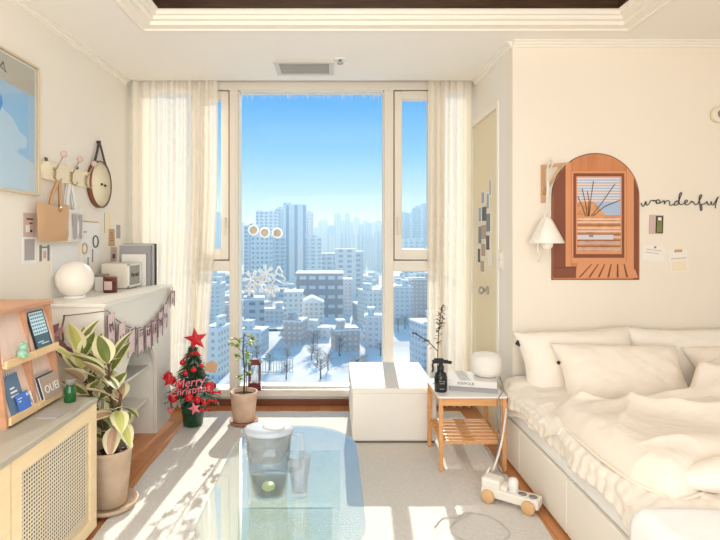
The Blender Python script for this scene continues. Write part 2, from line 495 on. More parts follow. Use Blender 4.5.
ring('trim_1', [(-0.03, H), (-0.03, H - 0.004), (-0.012, H - 0.012), (-0.004, H - 0.012), (0.0, H - 0.004), (0.044, H - 0.002), (0.048, H + 0.016), (0.070, H + 0.018), (0.074, H + 0.034), (0.09, H + 0.036), (0.094, H + 0.05), (0.108, H + 0.052), (0.108, H + 0.1), (-0.03, H + 0.1)], 'trim_white')
m = MB(); m.box(TX0, TX1, TY0, TY1, H + 0.26, H + 0.3)
for (a, b, c, d) in ((TX0, TX0 + 0.112, TY0, TY1), (TX1 - 0.112, TX1, TY0, TY1), (TX0, TX1, TY0, TY0 + 0.112), (TX0, TX1, TY1 - 0.112, TY1)):
    m.box(a, b, c, d, H + 0.054, H + 0.27)
struct('trim_2', m, 'dark_wood', 'dark wooden ceiling panel inside the tray')
# slim cornice where walls meet the ceiling
def cornice(name, x0, y0, x1, y1, nx, ny):
    m = MB()
    pf = [(0, 0.034), (0.008, 0.034), (0.010, 0.024), (0.020, 0.020), (0.022, 0.010), (0.032, 0.008), (0.032, 0.0), (0, 0)]
    m.prism(pf, lambda d, h: (x0 + nx * d, y0 + ny * d, H - h), lambda d, h: (x1 + nx * d, y1 + ny * d, H - h))
    struct(name, m, 'trim_white')
cornice('trim_3', WLX, YB, WLX, CE, 1, 0)
cornice('trim_4', WRX, BEDY, WRX, CE, -1, 0)
cornice('trim_5', WRX + 0.001, BEDY, XR, BEDY, 0, -1)
# wooden skirting
m = MB(); m.box(WLX, WRX, FARY - 0.045, FARY - 0.03, 0, 0.045); struct('baseboard_far', m, 'brown')
m = MB(); m.box(WRX - 0.012, WRX, BEDY, DY0 - 0.05, 0, 0.06); m.box(WRX - 0.012, XR, BEDY - 0.012, BEDY, 0, 0.06); struct('baseboard_bed', m, 'bamboo')
m = MB(); m.box(WLX, WLX + 0.012, YB, FARY - 0.05, 0, 0.06); struct('baseboard_left', m, 'trim_white')

# ---------------------------------------------------------------- window
FY0, FY1 = 3.70, 3.82
m = MB()
m.box(WA, WB, FY0, FY1, WZ1 - 0.062, WZ1, 0.004); m.box(WA, WB, FY0 - 0.02, FY1, WZ0, WZ0 + 0.05, 0.004)
m.box(WX0, WX0 + 0.05, FY0, FY1, WZ0, WZ1, 0.004); m.box(WX1 - 0.05, WX1, FY0, FY1, WZ0, WZ1, 0.004)
MLX, MRX = (-0.730, -0.670), (0.374, 0.438)
for (a, b) in (MLX, MRX):
    m.box(a, b, FY0, FY1, WZ0 + 0.05, WZ1 - 0.06, 0.004)
    c = (a + b) / 2
    m.box(c - 0.014, c + 0.014, FY0 - 0.006, FY0 + 0.01, WZ0 + 0.05, WZ1 - 0.06, 0.002)
TRZ = (0.965, 1.038)
m.box(WX0 + 0.05, MLX[0], FY0, FY1, TRZ[0], TRZ[1], 0.004); m.box(MRX[1], WX1 - 0.05, FY0, FY1, TRZ[0], TRZ[1], 0.004)
# inner bead of the big pane
for (a, b, c, d) in ((MLX[1], MLX[1] + 0.008, WZ0 + .05, WZ1 - .06), (MRX[0] - 0.008, MRX[0], WZ0 + .05, WZ1 - .06), (MLX[1], MRX[0], WZ0 + .05, WZ0 + .064), (MLX[1], MRX[0], WZ1 - .068, WZ1 - .06)):
    m.box(a, b, FY0 + 0.03, FY1, c, d)
win = struct('window_1', m, 'frame_pvc', 'tall three part window with white frame')
def sash(x0, x1, hx):
    m = MB(); z0, z1 = TRZ[1] + 0.008, WZ1 - 0.07; y0, y1 = FY0 + 0.012, FY1 - 0.03; t = 0.055
    m.box(x0 + t, x1 - t, y0, y1, z0, z0 + 0.075); m.box(x0 + t, x1 - t, y0, y1, z1 - t, z1)
    m.box(x0, x0 + t, y0, y1, z0, z1, 0.004); m.box(x1 - t, x1, y0, y1, z0, z1, 0.004)
    sh = m.build('sash', 'frame_pvc', win)
    g = MB(); g.box(x0 - 0.007, x1 + 0.007, y0 + 0.02, y0 + 0.03, z0 - 0.007, z0); g.box(x0 - 0.007, x1 + 0.007, y0 + 0.02, y0 + 0.03, z1, z1 + 0.007)
    g.box(x0 - 0.007, x0, y0 + 0.02, y0 + 0.03, z0, z1); g.box(x1, x1 + 0.007, y0 + 0.02, y0 + 0.03, z0, z1)
    g.build('gasket', 'gasket', sh)
    h = MB(); h.box(hx - 0.011, hx + 0.011, y0 - 0.008, y0, 1.27, 1.35, 0.003); h.box(hx - 0.007, hx + 0.007, y0 - 0.03, y0 - 0.006, 1.325, 1.34, 0.003); h.box(hx - 0.008, hx + 0.008, y0 - 0.034, y0 - 0.022, 1.22, 1.345, 0.004)
    h.build('window_handle', 'frame_pvc', sh)
    p = MB(); p.box(x0 + t - 0.01, x1 - t + 0.01, 3.765, 3.771, z0 + 0.065, z1 - t + 0.01); p.build('glass_pane', 'window_glass', win)
sash(WX0 + 0.058, MLX[0] - 0.008, MLX[0] - 0.034)
sash(MRX[1] + 0.008, WX1 - 0.058, MRX[1] + 0.034)
for (a, b, c, d) in ((MLX[1], MRX[0], WZ0 + .05, WZ1 - .06), (WA + .01, WX0, WZ0 + .05, WZ1 - .06), (WX1, WB - .01, WZ0 + .05, WZ1 - .06), (WX0 + .05, MLX[0], WZ0 + .05, TRZ[0]), (MRX[1], WX1 - .05, WZ0 + .05, TRZ[0])):
    p = MB(); p.box(a - 0.008, b + 0.008, 3.775, 3.781, c - 0.008, d + 0.008); p.build('glass_pane', 'window_glass', win)

# ---------------------------------------------------------------- curtains
def curtain(name, label, x0, x1, side, seed, bottom):
    """pleated cloth; bottom(u) gives x at the hem"""
    t = thing(name, label, 'curtain', ((x0 + x1) / 2, 3.645, 0.0), 'cream curtains at the window')
    m = MB((((x0 + x1) / 2), 3.645, 0.0))
    zt = H + 0.03; rr = random.Random(seed); ph = [rr.uniform(0, 6.28) for _ in range(6)]
    def fn(u, v):
        z = zt + (0.02 - zt) * v
        x = x0 + (x1 - x0) * u
        xb = bottom(u); k = sstep(0.25, 1.0, v)
        x = x + (xb - x) * k
        am = 0.013 + 0.011 * v
        n = 10 if (x1 - x0) > 0.45 else 6
        y = 3.64 + am * math.sin(2 * PI * n * u + 0.8 * math.sin(5 * u + ph[0]) + 0.5 * v) + 0.010 * math.sin(2 * PI * n * 0.47 * u + ph[1] + 1.1 * v)
        x += 0.006 * math.sin(2 * PI * n * u + ph[2]) 
        return Vector((x, y, z))
    m.grid(fn, 150, 26)
    m.build('curtain_panel', 'curtain', t)
    hd = MB((((x0 + x1) / 2), 3.645, 0.0))
    hd.box(x0, x1, 3.63, 3.66, zt, zt + 0.02); hd.build('curtain_rail', 'frame_pvc', t)
curtain('curtain', 'cream sheer curtain left of the window behind the small decorated tree', -1.415, -0.805, 0, 3, lambda u: -1.40 + 0.51 * u)
curtain('curtain', 'cream sheer curtain right of the window behind the bamboo side table', 0.675, 0.985, 1, 5, lambda u: 0.665 + 0.31 * u)

# ---------------------------------------------------------------- ceiling fittings
t = thing('ceiling_vent', 'white rectangular air vent in the ceiling near the window', 'vent', (-0.175, 3.32, H))
m = MB((-0.175, 3.32, H)); X0, X1, Y0, Y1 = -0.36, 0.012, 3.19, 3.45
for (a, b, c, d) in ((X0, X1, Y0, Y0 + .03), (X0, X1, Y1 - .03, Y1), (X0, X0 + .03, Y0 + .03, Y1 - .03), (X1 - .03, X1, Y0 + .03, Y1 - .03)):
    m.box(a, b, c, d, H - 0.012, H)
m.build('vent_frame', 'vent_grey', t)
m = MB((-0.175, 3.32, H)); m.box(X0 + .03, X1 - .03, Y0 + .03, Y1 - .03, H - 0.004, H - 0.001)
for k in range(7):
    y = Y0 + 0.045 + k * 0.028
    m.box(X0 + .03, X1 - .03, y, y + 0.018, H - 0.010, H - 0.005)
m.build('vent_slats', 'vent_dark', t)
t = thing('sprinkler', 'small round sprinkler head on the ceiling beside the vent', 'sprinkler', (0.05, 3.17, H))
m = MB(); m.lathe([(0, -0.004), (0.036, -0.004), (0.036, 0.002), (0, 0.002)], c=(0, 0, 0)); m.build('cover_ring', 'white', t)
m = MB(); m.lathe([(0, -0.03), (0.018, -0.03), (0.020, -0.024), (0.008, -0.018), (0.010, -0.004), (0, -0.004)]); m.build('nozzle', 'steel', t)

# ---------------------------------------------------------------- door with photos
m = MB(); m.box(WRX + 0.012, WRX + 0.05, DY0, DY1, 0.0, DZ, 0.003)
dr = struct('door_1', m, 'door_paint', 'cream door in the right wall beside the curtain')
m = MB()
m.box(WRX - 0.008, WRX + 0.012, DY0 - 0.035, DY0, 0, DZ); m.box(WRX - 0.008, WRX + 0.012, DY0 - 0.035, DY1 + 0.02, DZ, DZ + 0.035)
m.build('door_frame', 'trim_white', dr)
m = MB(); m.lathe([(0, 0), (0.028, 0), (0.028, 0.008), (0.012, 0.012), (0.012, 0.03), (0.024, 0.036), (0.026, 0.05), (0.016, 0.06), (0, 0.06)], 20, M=Matrix.Translation((WRX + 0.012, 3.375, 0.86)) @ Matrix.Rotation(-PI / 2, 4, 'Y'))
m.build('door_knob', 'steel', dr)
cl = [('photo_a', 3.36, 1.30, .08, .12), ('photo_b', 3.45, 1.36, .09, .1), ('photo_d', 3.37, 1.44, .05, .1), ('photo_c', 3.46, 1.24, .1, .1), ('photo_a', 3.55, 1.22, .07, .12),
      ('photo_d', 3.55, 1.36, .06, .1), ('photo_b', 3.37, 1.17, .07, .1), ('photo_c', 3.47, 1.12, .09, .09), ('photo_b', 3.57, 1.08, .06, .1), ('photo_a', 3.32, 1.52, .03, .1), ('photo_d', 3.48, 1.47, .06, .08), ('paper', 3.33, 1.08, .06, .1), ('photo_c', 3.49, 1.01, .08, .08)]
wl = ['grey photo on the cream door, middle of the column nearest the door edge', 'dark photo in the middle of the cream door collage', 'pale photo above the dark one near the door edge on the cream door', 'tan photo below the dark middle one on the cream door',
      'tall grey photo at the curtain side of the cream door collage', 'pale narrow photo high on the curtain side of the cream door collage', 'dark photo low in the column nearest the door edge', 'tan photo in the lower middle of the cream door collage',
      'dark narrow photo lowest on the curtain side of the cream door', 'thin grey strip topmost at the door edge on the cream door', 'small pale photo topmost in the middle of the cream door collage', 'white note lowest near the door edge on the cream door', 'lowest tan photo of the whole cream door collage']
for k, (mt, y, z, ww, hh) in enumerate(cl):
    ww *= 1.25; hh *= 1.1
    m = MB((WRX + 0.011, y, z))
    m.box(WRX + 0.0095, WRX + 0.0118, y - ww / 2, y + ww / 2, z - hh / 2, z + hh / 2)
    m.mi = 1; m.box(WRX + 0.009, WRX + 0.0096, y - ww / 2 + .008, y + ww / 2 - .008, z - hh / 2 + .008, z + hh / 2 - .008)
    ww, hh = ww, hh
    o = m.build('photo_print', ['paper', mt])
    tag(o, wl[k], 'photo', 'photographs stuck on the door')
t = thing('light_switch', 'cream wall switch plate to the right of the door frame', 'switch', (WRX, 3.06, 1.07))
m = MB(); m.box(-0.008, 0, -0.035, 0.035, -0.06, 0.06, 0.003); m.build('plate', 'switch', t)
m = MB(); m.box(-0.012, -0.007, -0.02, 0.02, -0.045, 0.0, 0.002); m.box(-0.012, -0.007, -0.02, 0.02, 0.004, 0.045, 0.002); m.build('rocker', 'white', t)

# ---------------------------------------------------------------- rug
m = MB((-0.05, 2.4, 0)); pr = random.Random(5)
poly = []
X0, X1, Y0, Y1 = -0.945, 0.875, 0.2, 3.56
for i in range(60): poly.append((X1 + 0.004 * math.sin(i * 1.1), Y0 + (Y1 - Y0) * i / 60))
for i in range(30): poly.append((X1 + (X0 - X1) * i / 30, Y1 + 0.004 * math.sin(i * 1.7)))
for i in range(60):
    y = Y1 + (Y0 - Y1) * i / 60
    poly.append((X0 + 0.003 * math.sin(i * 0.7), y))
poly.append((X0, Y0))
m.prism_z(poly, 0.001, 0.014)
tag(m.build('rug', 'rug'), 'large beige woven rug covering the floor between bed and cabinets', 'rug')
# ---------------------------------------------------------------- picture on the left wall
x = WLX
t = thing('picture_frame', 'large thin gold framed blue picture on the left wall', 'picture', (x, 2.26, 1.71))
y0, y1, z0, z1 = 1.98, 2.512, 1.403, 2.02
m = MB((x, 2.26, 1.71))
for (a, b, c, d) in ((y0, y1, z0, z0 + .009), (y0, y1, z1 - .009, z1), (y0, y0 + .009, z0 + .009, z1 - .009), (y1 - .009, y1, z0 + .009, z1 - .009)):
    m.box(x, x + 0.020, a, b, c, d)
m.build('frame', 'gold_pale', t)
m = MB((x, 2.26, 1.71)); m.box(x, x + 0.010, y0 + .011, y1 - .011, z0 + .011, z1 - .011)
xx = x + 0.010
def flat(m, pts, x0, th=0.0006):
    m.prism_x(pts, x0, x0 + th)
m.mi = 1; flat(m, [(y0 + .02, z0 + .13), (y1 - .03, z0 + .13), (y1 - .03, z1 - .15), (y0 + .02, z1 - .125)], xx)          # blue field
m.mi = 2; flat(m, [(y0 + .02, z0 + .02), (y1 - .03, z0 + .02), (y1 - .03, z0 + .15), (y0 + .25, z0 + .21), (y0 + .02, z0 + .19)], xx + .0006)
m.mi = 3; flat(m, [(y0 + .02, z1 - .125), (y1 - .03, z1 - .15), (y1 - .03, z1 - .02), (y0 + .02, z1 - .02)], xx + .0003)
m.mi = 4                                                                                                                     # soft figure shapes
flat(m, [(y1 - .34 + .07 * math.cos(a * .5), z1 - .24 + .055 * math.sin(a * .5)) for a in range(12)], xx + .0010)
m.mi = 2
flat(m, [(y1 - .50, z0 + .17), (y1 - .16, z0 + .19), (y1 - .13, z0 + .26), (y1 - .20, z0 + .33), (y1 - .31, z0 + .37), (y1 - .42, z0 + .33)], xx + .0008)
flat(m, [(y1 - .14 + .05 * math.cos(a * .5), z0 + .24 + .035 * math.sin(a * .5)) for a in range(12)], xx + .0011)
m.mi = 5
m.tube([(xx + .001, y1 - .30, z1 - .10), (xx + .001, y1 - .27, z1 - .06), (xx + .001, y1 - .25, z1 - .10), (xx + .001, y1 - .28, z1 - .085)], .003, 4)
m.tube([(xx + .001, y1 - .38, z1 - .07), (xx + .001, y1 - .36, z1 - .10), (xx + .001, y1 - .33, z1 - .09)], .003, 4)
m.build('print', ['white', 'print_sky', 'print_pale', 'print_tan', 'print_sky_deep', 'black'], t)
m = MB((x, 2.26, 1.71)); m.box(x + 0.014, x + 0.016, y0 + .01, y1 - .01, z0 + .01, z1 - .01); m.build('glass_cover', 'clear_glass', t)

# ---------------------------------------------------------------- hook rack
zc = 1.535
t = thing('coat_rack', 'cream wooden wall rack with three brass hooks above the bags', 'coat rack', (x, 2.78, zc))
m = MB((x, 2.78, zc)); r = 0.045; ya, yb = 2.57, 3.02
pts = [(ya + r * math.cos(math.radians(90 + 18 * k)), zc + r * math.sin(math.radians(90 + 18 * k))) for k in range(11)] + [(yb + r * math.cos(math.radians(-90 + 18 * k)), zc + r * math.sin(math.radians(-90 + 18 * k))) for k in range(11)]
m.prism_x(pts, x, x + 0.02); m.build('backboard', 'cream', t)
for y in (2.637, 2.806, 2.974):
    m = MB((x, 2.78, zc))
    m.sphere((x + 0.022, y, zc - 0.004), 0.012, 0.6, 1.1, 2.4)
    m.tube([(x + 0.022, y, zc), (x + 0.046, y, zc + 0.04), (x + 0.068, y, zc + 0.085)], 0.0035)
    m.tube([(x + 0.022, y, zc - 0.02), (x + 0.032, y, zc - 0.045), (x + 0.05, y, zc - 0.05), (x + 0.058, y, zc - 0.034)], 0.004)
    hk = m.build('hook', 'hook_metal', t)
    m = MB((x, 2.78, zc)); m.sphere((x + 0.070, y, zc + 0.089), 0.017); m.build('knob', 'pink_print', hk)
for y in (2.585, 2.90):
    m = MB((x, 2.78, zc)); m.tube([(x + .008, y, zc + .045), (x + .008, y - .008, zc + .065), (x + .008, y + .012, zc + .062), (x + .008, y + .01, zc + .045)], .003, 6)
    m.build('hanging_loop', 'wire_dark', t)

# ---------------------------------------------------------------- bags on the hooks
def tote(name, label, yc, hy, ztop, zbot, w, mt, handmt, X0, deco):
    t = thing(name, label, 'bag', (X0, yc, zbot))
    m = MB((X0, yc, zbot))
    def fn(sgn):
        def f(u, v):
            yy = yc + (u - 0.5) * w * (1 - 0.04 * v - .10 * max(0, v - .8) ** 1.5 / .09 + 0.02 * math.sin(9 * v))
            z = ztop + (zbot - ztop) * v - 0.008 * math.cos((u - .5) * 6) * (1 - v)
            bul = 0.022 * math.sin(PI * min(1, max(0, u))) ** 0.6 * (math.sin(PI * (0.12 + 0.82 * v)) ** 0.7)
            return Vector((X0 + sgn * bul * (1 + 0.25 * math.sin(7 * u + 4 * v)), yy, z))
        return f
    m.grid(fn(1), 14, 14); m.grid(fn(-0.5), 14, 14)
    m.build('bag_body', mt, t)
    for sx in (0.008, -0.004):
        m = MB((X0, yc, zbot))
        for (ye) in (-0.055, 0.055):
            pts = [(X0 + sx, hy + ye * 0.12, zc - 0.045), (X0 + sx, (hy + yc) / 2 + ye * .6, (zc - .045 + ztop) / 2), (X0 + sx, yc + ye, ztop - 0.03)]
            for q in range(2):
                a, b = Vector(pts[q]), Vector(pts[q + 1])
                m.prism([(-.011, 0), (.011, 0), (.011, 1), (-.011, 1)], lambda s, k, a=a, b=b: a.lerp(b, k) + Vector((0.002, s, 0)), lambda s, k, a=a, b=b: a.lerp(b, k) + Vector((-0.002, s, 0)))
        m.build('handle', handmt, t)
    if deco == 'pin':
        m = MB((X0, yc, zbot)); m.lathe([(0, 0), (0.014, 0), (0.014, 0.004), (0, 0.005)], 16, M=Matrix.Translation((X0 + .012, yc + .035, ztop - .02)) @ Matrix.Rotation(PI / 2, 4, 'Y')); m.build('badge', 'brass', t)
    else:
        m = MB((X0, yc, zbot))
        for (a, b) in ((-.02, .03), (.05, .085)):
            m.prism([(a, -.03), (b, -.03), (b - .005, -.16), (a + .008, -.17)], lambda p, q: (X0 + .0245, yc + p, ztop + q), lambda p, q: (X0 + .0225, yc + p, ztop + q))
        m.build('grey_panel', 'grey_print', t)
tote('tote_bag', 'white cloth tote bag with grey print hanging behind the tan tote bag', 2.81, 2.80, 1.36, 1.18, 0.28, 'tote_white', 'tote_white', x + 0.016, 'print')
tote('tote_bag', 'tan canvas tote bag hanging from the first hook of the rack', 2.60, 2.637, 1.365, 1.185, 0.30, 'tote_tan', 'tote_tan', x + 0.040, 'pin')

# ---------------------------------------------------------------- round hanging clock
t = thing('wall_clock', 'round cream clock with brown rim hanging on a dark leather strap', 'clock', (x, 3.165, 1.526))
R = Matrix.Translation((0, 0, 0)) @ Matrix.Rotation(PI / 2, 4, 'Y')
m = MB(); m.lathe([(0.136, 0.002), (0.142, 0.002), (0.142, 0.030), (0.139, 0.031), (0.136, 0.03)], 48, M=R); m.build('rim', 'brown', t)
m = MB(); m.lathe([(0, 0.002), (0.137, 0.002), (0.137, 0.026), (0, 0.027)], 48, M=R); m.build('dial', 'cream', t)
m = MB(); m.sphere((0.03, -0.005, 0.0), 0.008); m.sphere((0.03, 0.045, -0.003), 0.008); m.tube([(0.029, -0.005, 0), (0.029, 0.045, -.003)], 0.0015, 6); m.build('clock_hand', 'black', t)
m = MB()
for s_ in (-1, 1):
    a, b = Vector((0.014, 0, 0.262)), Vector((0.02, 0.078 * s_, 0.118))
    m.prism([(-.010, 0), (.010, 0), (.010, 1), (-.010, 1)], lambda s, k: a.lerp(b, k) + Vector((0.003, s, 0)), lambda s, k: a.lerp(b, k) + Vector((-0.003, s, 0)))
m.lathe([(0, 0), (0.009, 0), (0.009, 0.02), (0, 0.022)], 12, M=Matrix.Translation((0, 0, .258)) @ R)
m.build('strap', 'leather', t)

# ---------------------------------------------------------------- papers and little things on the left wall
def card(px0, px1, py0, py1, label, bg, cat='card', deco=None, group=None, off=0.0, name='paper_card'):
    Y0_, zt = LW(px0, py0); Y1_, _ = LW(px1, py0); _, zb = LW((px0 + px1) / 2, py1); _, zt = LW((px0 + px1) / 2, py0)
    yc, zc_ = (Y0_ + Y1_) / 2, (zt + zb) / 2; w, h = Y1_ - Y0_, zt - zb
    m = MB((x, yc, zc_)); m.box(x + off - .001, x + off + .0015, Y0_, Y1_, zb, zt)
    mats = [bg]
    for i, (mt, a, b, c, d) in enumerate(deco or []):
        mats.append(mt); m.mi = i + 1
        m.box(x + off + .0015, x + off + .0022 + .0003 * i, Y0_ + a * w, Y0_ + b * w, zb + c * h, zb + d * h)
    o = m.build(name, mats); tag(o, label, cat, group); return o
card(23, 35, 213, 237, 'pinkish card with dark scribbles left of the tan tote bag', 'pink_print', 'card', [('leather', .25, .8, .72, .78), ('leather', .5, .75, .55, .60), ('leather', .55, .72, .2, .3), ('paper', .2, .5, .2, .5)])
card(22, 36, 237, 264, 'white bordered mauve grey print under the scribbled card', 'white', 'card', [('grey_print', .14, .86, .14, .92)])
card(38, 50, 244, 262, 'small print with two dark vertical stripes under the tan bag', 'paper', 'card', [('cord_grey', .08, .28, .05, .95), ('cord_grey', .74, .92, .05, .95), ('cord_grey', .28, .74, .78, .86), ('pink_print', .38, .64, .2, .6)])
card(51, 77, 246, 275, 'large blank white sheet low on the wall above the globe lamp', 'white', 'paper', None, None)
card(81, 99, 221, 262, 'white poster with a tan top bar right of the bags', 'white', 'poster', [('tote_tan', .05, .95, .965, .995), ('cord_grey', .1, .3, .72, .74)], None, 0, 'poster')
card(104, 111, 213, 233, 'narrow cream card below the round clock', 'cream', 'card', [('cord_grey', .0, .06, 0, 1)])
card(108.5, 114.5, 229, 246, 'tan tag with small dark lines of writing below the narrow cream card', 'tote_tan', 'tag', [('leather', .25, .7, .75, .78), ('leather', .25, .7, .6, .63), ('leather', .25, .7, .45, .48), ('leather', .25, .7, .3, .33)], None, .0004, 'paper_tag')
card(115, 121, 223, 245, 'tall grey and white photo strip nearest the curtain', 'paper', 'card', [('grey_print', .15, .85, .3, .92)])
card(110.5, 116.5, 247, 261, 'small pink and grey print above the grey books', 'pink_print', 'card', [('leather', .3, .7, .2, .5)])
for (px, py, r, label, mt) in ((95, 241.5, .034, 'dark thin ring hanging on the white poster', 'wire_dark'), (84, 248.5, .030, 'pale gold ring hanging lower left on the white poster', 'gold')):
    Y_, z_ = LW(px, py)
    m = MB((x + 0.006, Y_, z_)); m.tube([(x + 0.004, Y_ + r * math.cos(2 * PI * k / 28), z_ + r * math.sin(2 * PI * k / 28)) for k in range(29)], .0035, 6)
    tag(m.build('ring_ornament', mt), label, 'ring')
for (px, pa, pb, label) in ((92, 249, 262, 'grey thin peg standing upright under the dark ring'), (87.5, 257, 270, 'lower left grey thin peg beside the globe lamp')):
    Y_, za = LW(px, pa); _, zb_ = LW(px, pb)
    m = MB((x, Y_, za)); m.box(x + .001, x + .006, Y_ - .004, Y_ + .004, zb_, za, 0.001); tag(m.build('wall_peg', 'cord_grey'), label, 'peg')

# ---------------------------------------------------------------- mantel
MX, MY0, MY1, MH = -1.075, 2.45, 3.46, 0.89
t = thing('mantelpiece', 'white mantelpiece shelf unit with arched opening against the left wall', 'mantelpiece', (x, 2.95, 0))
o = (x, 2.95, 0)
m = MB(o); m.box(x + .002, MX + 0.010, MY0 - 0.006, MY1 + 0.008, MH - 0.018, MH, 0.003); m.build('mantel_top', 'mantel_paint', t)
ay, ar, sp_ = 2.925, 0.265, 0.35
m = MB(o)
arc = [(ay + ar * math.cos(PI * k / 24), sp_ + ar * math.sin(PI * k / 24) * 1.0) for k in range(25)]
poly = [(MY0, 0.014), (MY0, MH - .018), (MY1, MH - .018), (MY1, 0.014), (ay + ar, 0.014)] + arc + [(ay - ar, 0.014)]
# front panel with the arched opening: quads strip between arch and outline keeps it clean
def front(m, xa, xb):
    for k in range(24):
        (ya_, za_), (yb_, zb_) = arc[k], arc[k + 1]
        m.prism([(ya_, za_), (ya_, MH - .018), (yb_, MH - .018), (yb_, zb_)], lambda p, q: (xa, p, q), lambda p, q: (xb, p, q))
    m.box(xa, xb, MY0, ay - ar, 0.001, MH - .018); m.box(xa, xb, ay + ar, MY1, 0.001, MH - .018)
front(m, MX - 0.018, MX); m.build('front_panel', 'mantel_paint', t)
for (a, b) in ((MY0, MY0 + .018), (MY1 - .018, MY1)):
    m = MB(o); m.box(x + .003, MX - .018, a, b, 0.001, MH - .018); m.build('side_panel', 'mantel_paint', t)
m = MB(o); m.box(x + .003, x + .012, MY0 + .018, MY1 - .018, 0.001, MH - .018); m.build('back_panel', 'mantel_paint', t)
for ya_ in (ay + ar, ay - ar - .016):
    m = MB(o); m.box(x + .012, MX - .02, ya_, ya_ + .016, 0.001, MH - .018); m.build('inner_panel', 'mantel_paint', t)
for z in (0.22, 0.42):
    m = MB(o); m.box(x + .012, MX - .05, ay - ar, ay + ar, z - .014, z, .002); m.build('shelf', 'mantel_paint', t)

# things on the mantel
r = 0.092
t = thing('globe_lamp', 'round white globe table lamp on the near end of the white mantelpiece', 'lamp', (-1.325, 2.68, MH))
m = MB(); m.lathe([(0, 0), (0.05, 0), (0.052, 0.008), (0.046, 0.014), (0, 0.014)], 24); m.build('lamp_base', 'white', t)
m = MB(); m.sphere((0, 0, r + .006), r, n=32); m.build('globe', 'lamp_white', t)
t = thing('storage_box', 'small white box with dark side behind the brown candle jar', 'box', (-1.345, 3.04, MH))
m = MB(); m.box(-.03, .03, -.03, .03, 0, .085, .003); m.build('box_body', 'book_white', t)
m = MB(); m.box(-.031, .031, -.031, .031, .085, .10, .003); m.build('box_lid', 'cord_grey', t)
m = MB((-1.405, 2.95, MH)); m.box(-1.42, -1.39, 2.935, 2.965, MH, MH + .065, .003); tag(m.build('wooden_block', 'red_dark'), 'small dark red block between globe lamp and white box', 'block')
t = thing('candle_jar', 'brown glass candle jar with pale label in front of the speaker', 'candle', (-1.262, 2.96, MH))
m = MB(); m.lathe([(0, 0), (.036, 0), (.038, .004), (.038, .082), (.035, .082), (.035, .06), (0, .06)], 28); m.build('jar', 'amber', t)
m = MB(); m.box(-.018, .026, -.0405, -.0385, .018, .066); m.build('jar_label', 'pink_print', t)
m = MB(); m.lathe([(0, .082), (.038, .082), (.039, .088), (.038, .09), (0, .09)], 28); m.build('lid', 'brown', t)

t = thing('speaker', 'cream retro speaker with grey grille on the mantelpiece beside the books', 'speaker', (-1.31, 3.245, MH))
o = (-1.31, 3.245, MH)
m = MB(o); m.box(-1.395, -1.235, 3.135, 3.345, MH + .004, MH + .155, .010, 3); m.build('enclosure', 'speaker_body', t)
m = MB(o)
for (a, b, c, d) in ((3.14, 3.34, .008, .022), (3.14, 3.34, .140, .152), (3.14, 3.152, .008, .152), (3.328, 3.34, .008, .152)):
    m.box(-1.236, -1.226, a, b, MH + c, MH + d, .002)
m.build('front_border', 'white', t)
m = MB(o); m.box(-1.237, -1.231, 3.15, 3.33, MH + .02, MH + .142); m.build('grille', 'grille', t)
m = MB(o); m.text('Marshall', .036, Matrix.Translation((-1.2305, 3.245, MH + .082)) @ Matrix(((0, 0, 1, 0), (1, 0, 0, 0), (0, 1, 0, 0), (0, 0, 0, 1))), .0008, .3); m.build('logo', 'black', t)
for y in (3.16, 3.32):
    m = MB(o); m.box(-1.38, -1.25, y - .01, y + .01, MH, MH + .006); m.build('foot', 'black', t)

bk = [(3.362, 3.374, -1.36, -1.20, .205, 'book_white', 'shortest pale book standing directly behind the speaker'),
      (3.376, 3.402, -1.38, -1.175, .262, 'book_grey', 'thick grey book in the standing row behind the speaker'),
      (3.404, 3.422, -1.38, -1.17, .268, 'book_white', 'tall white book between thick grey and blue books'),
      (3.424, 3.440, -1.38, -1.17, .268, 'book_blue', 'slim blue grey book near the curtain end of the mantelpiece'),
      (3.442, 3.456, -1.38, -1.165, .272, 'book_dark', 'dark spined book last in the row beside the curtain')]
for (a, b, xa, xb, h, mt, lb) in bk:
    t = thing('book', lb, 'book', ((xa + xb) / 2, (a + b) / 2, MH), 'books standing on the mantelpiece')
    m = MB(((xa + xb) / 2, (a + b) / 2, MH)); m.box(xa, xb, a, a + .002, MH, MH + h); m.box(xa, xb, b - .002, b, MH, MH + h); m.box(xb - .002, xb, a, b, MH, MH + h); m.build('cover', mt, t)
    m = MB(((xa + xb) / 2, (a + b) / 2, MH)); m.box(xa + .003, xb - .003, a + .002, b - .002, MH + .003, MH + h - .004); m.build('pages', 'paper', t)

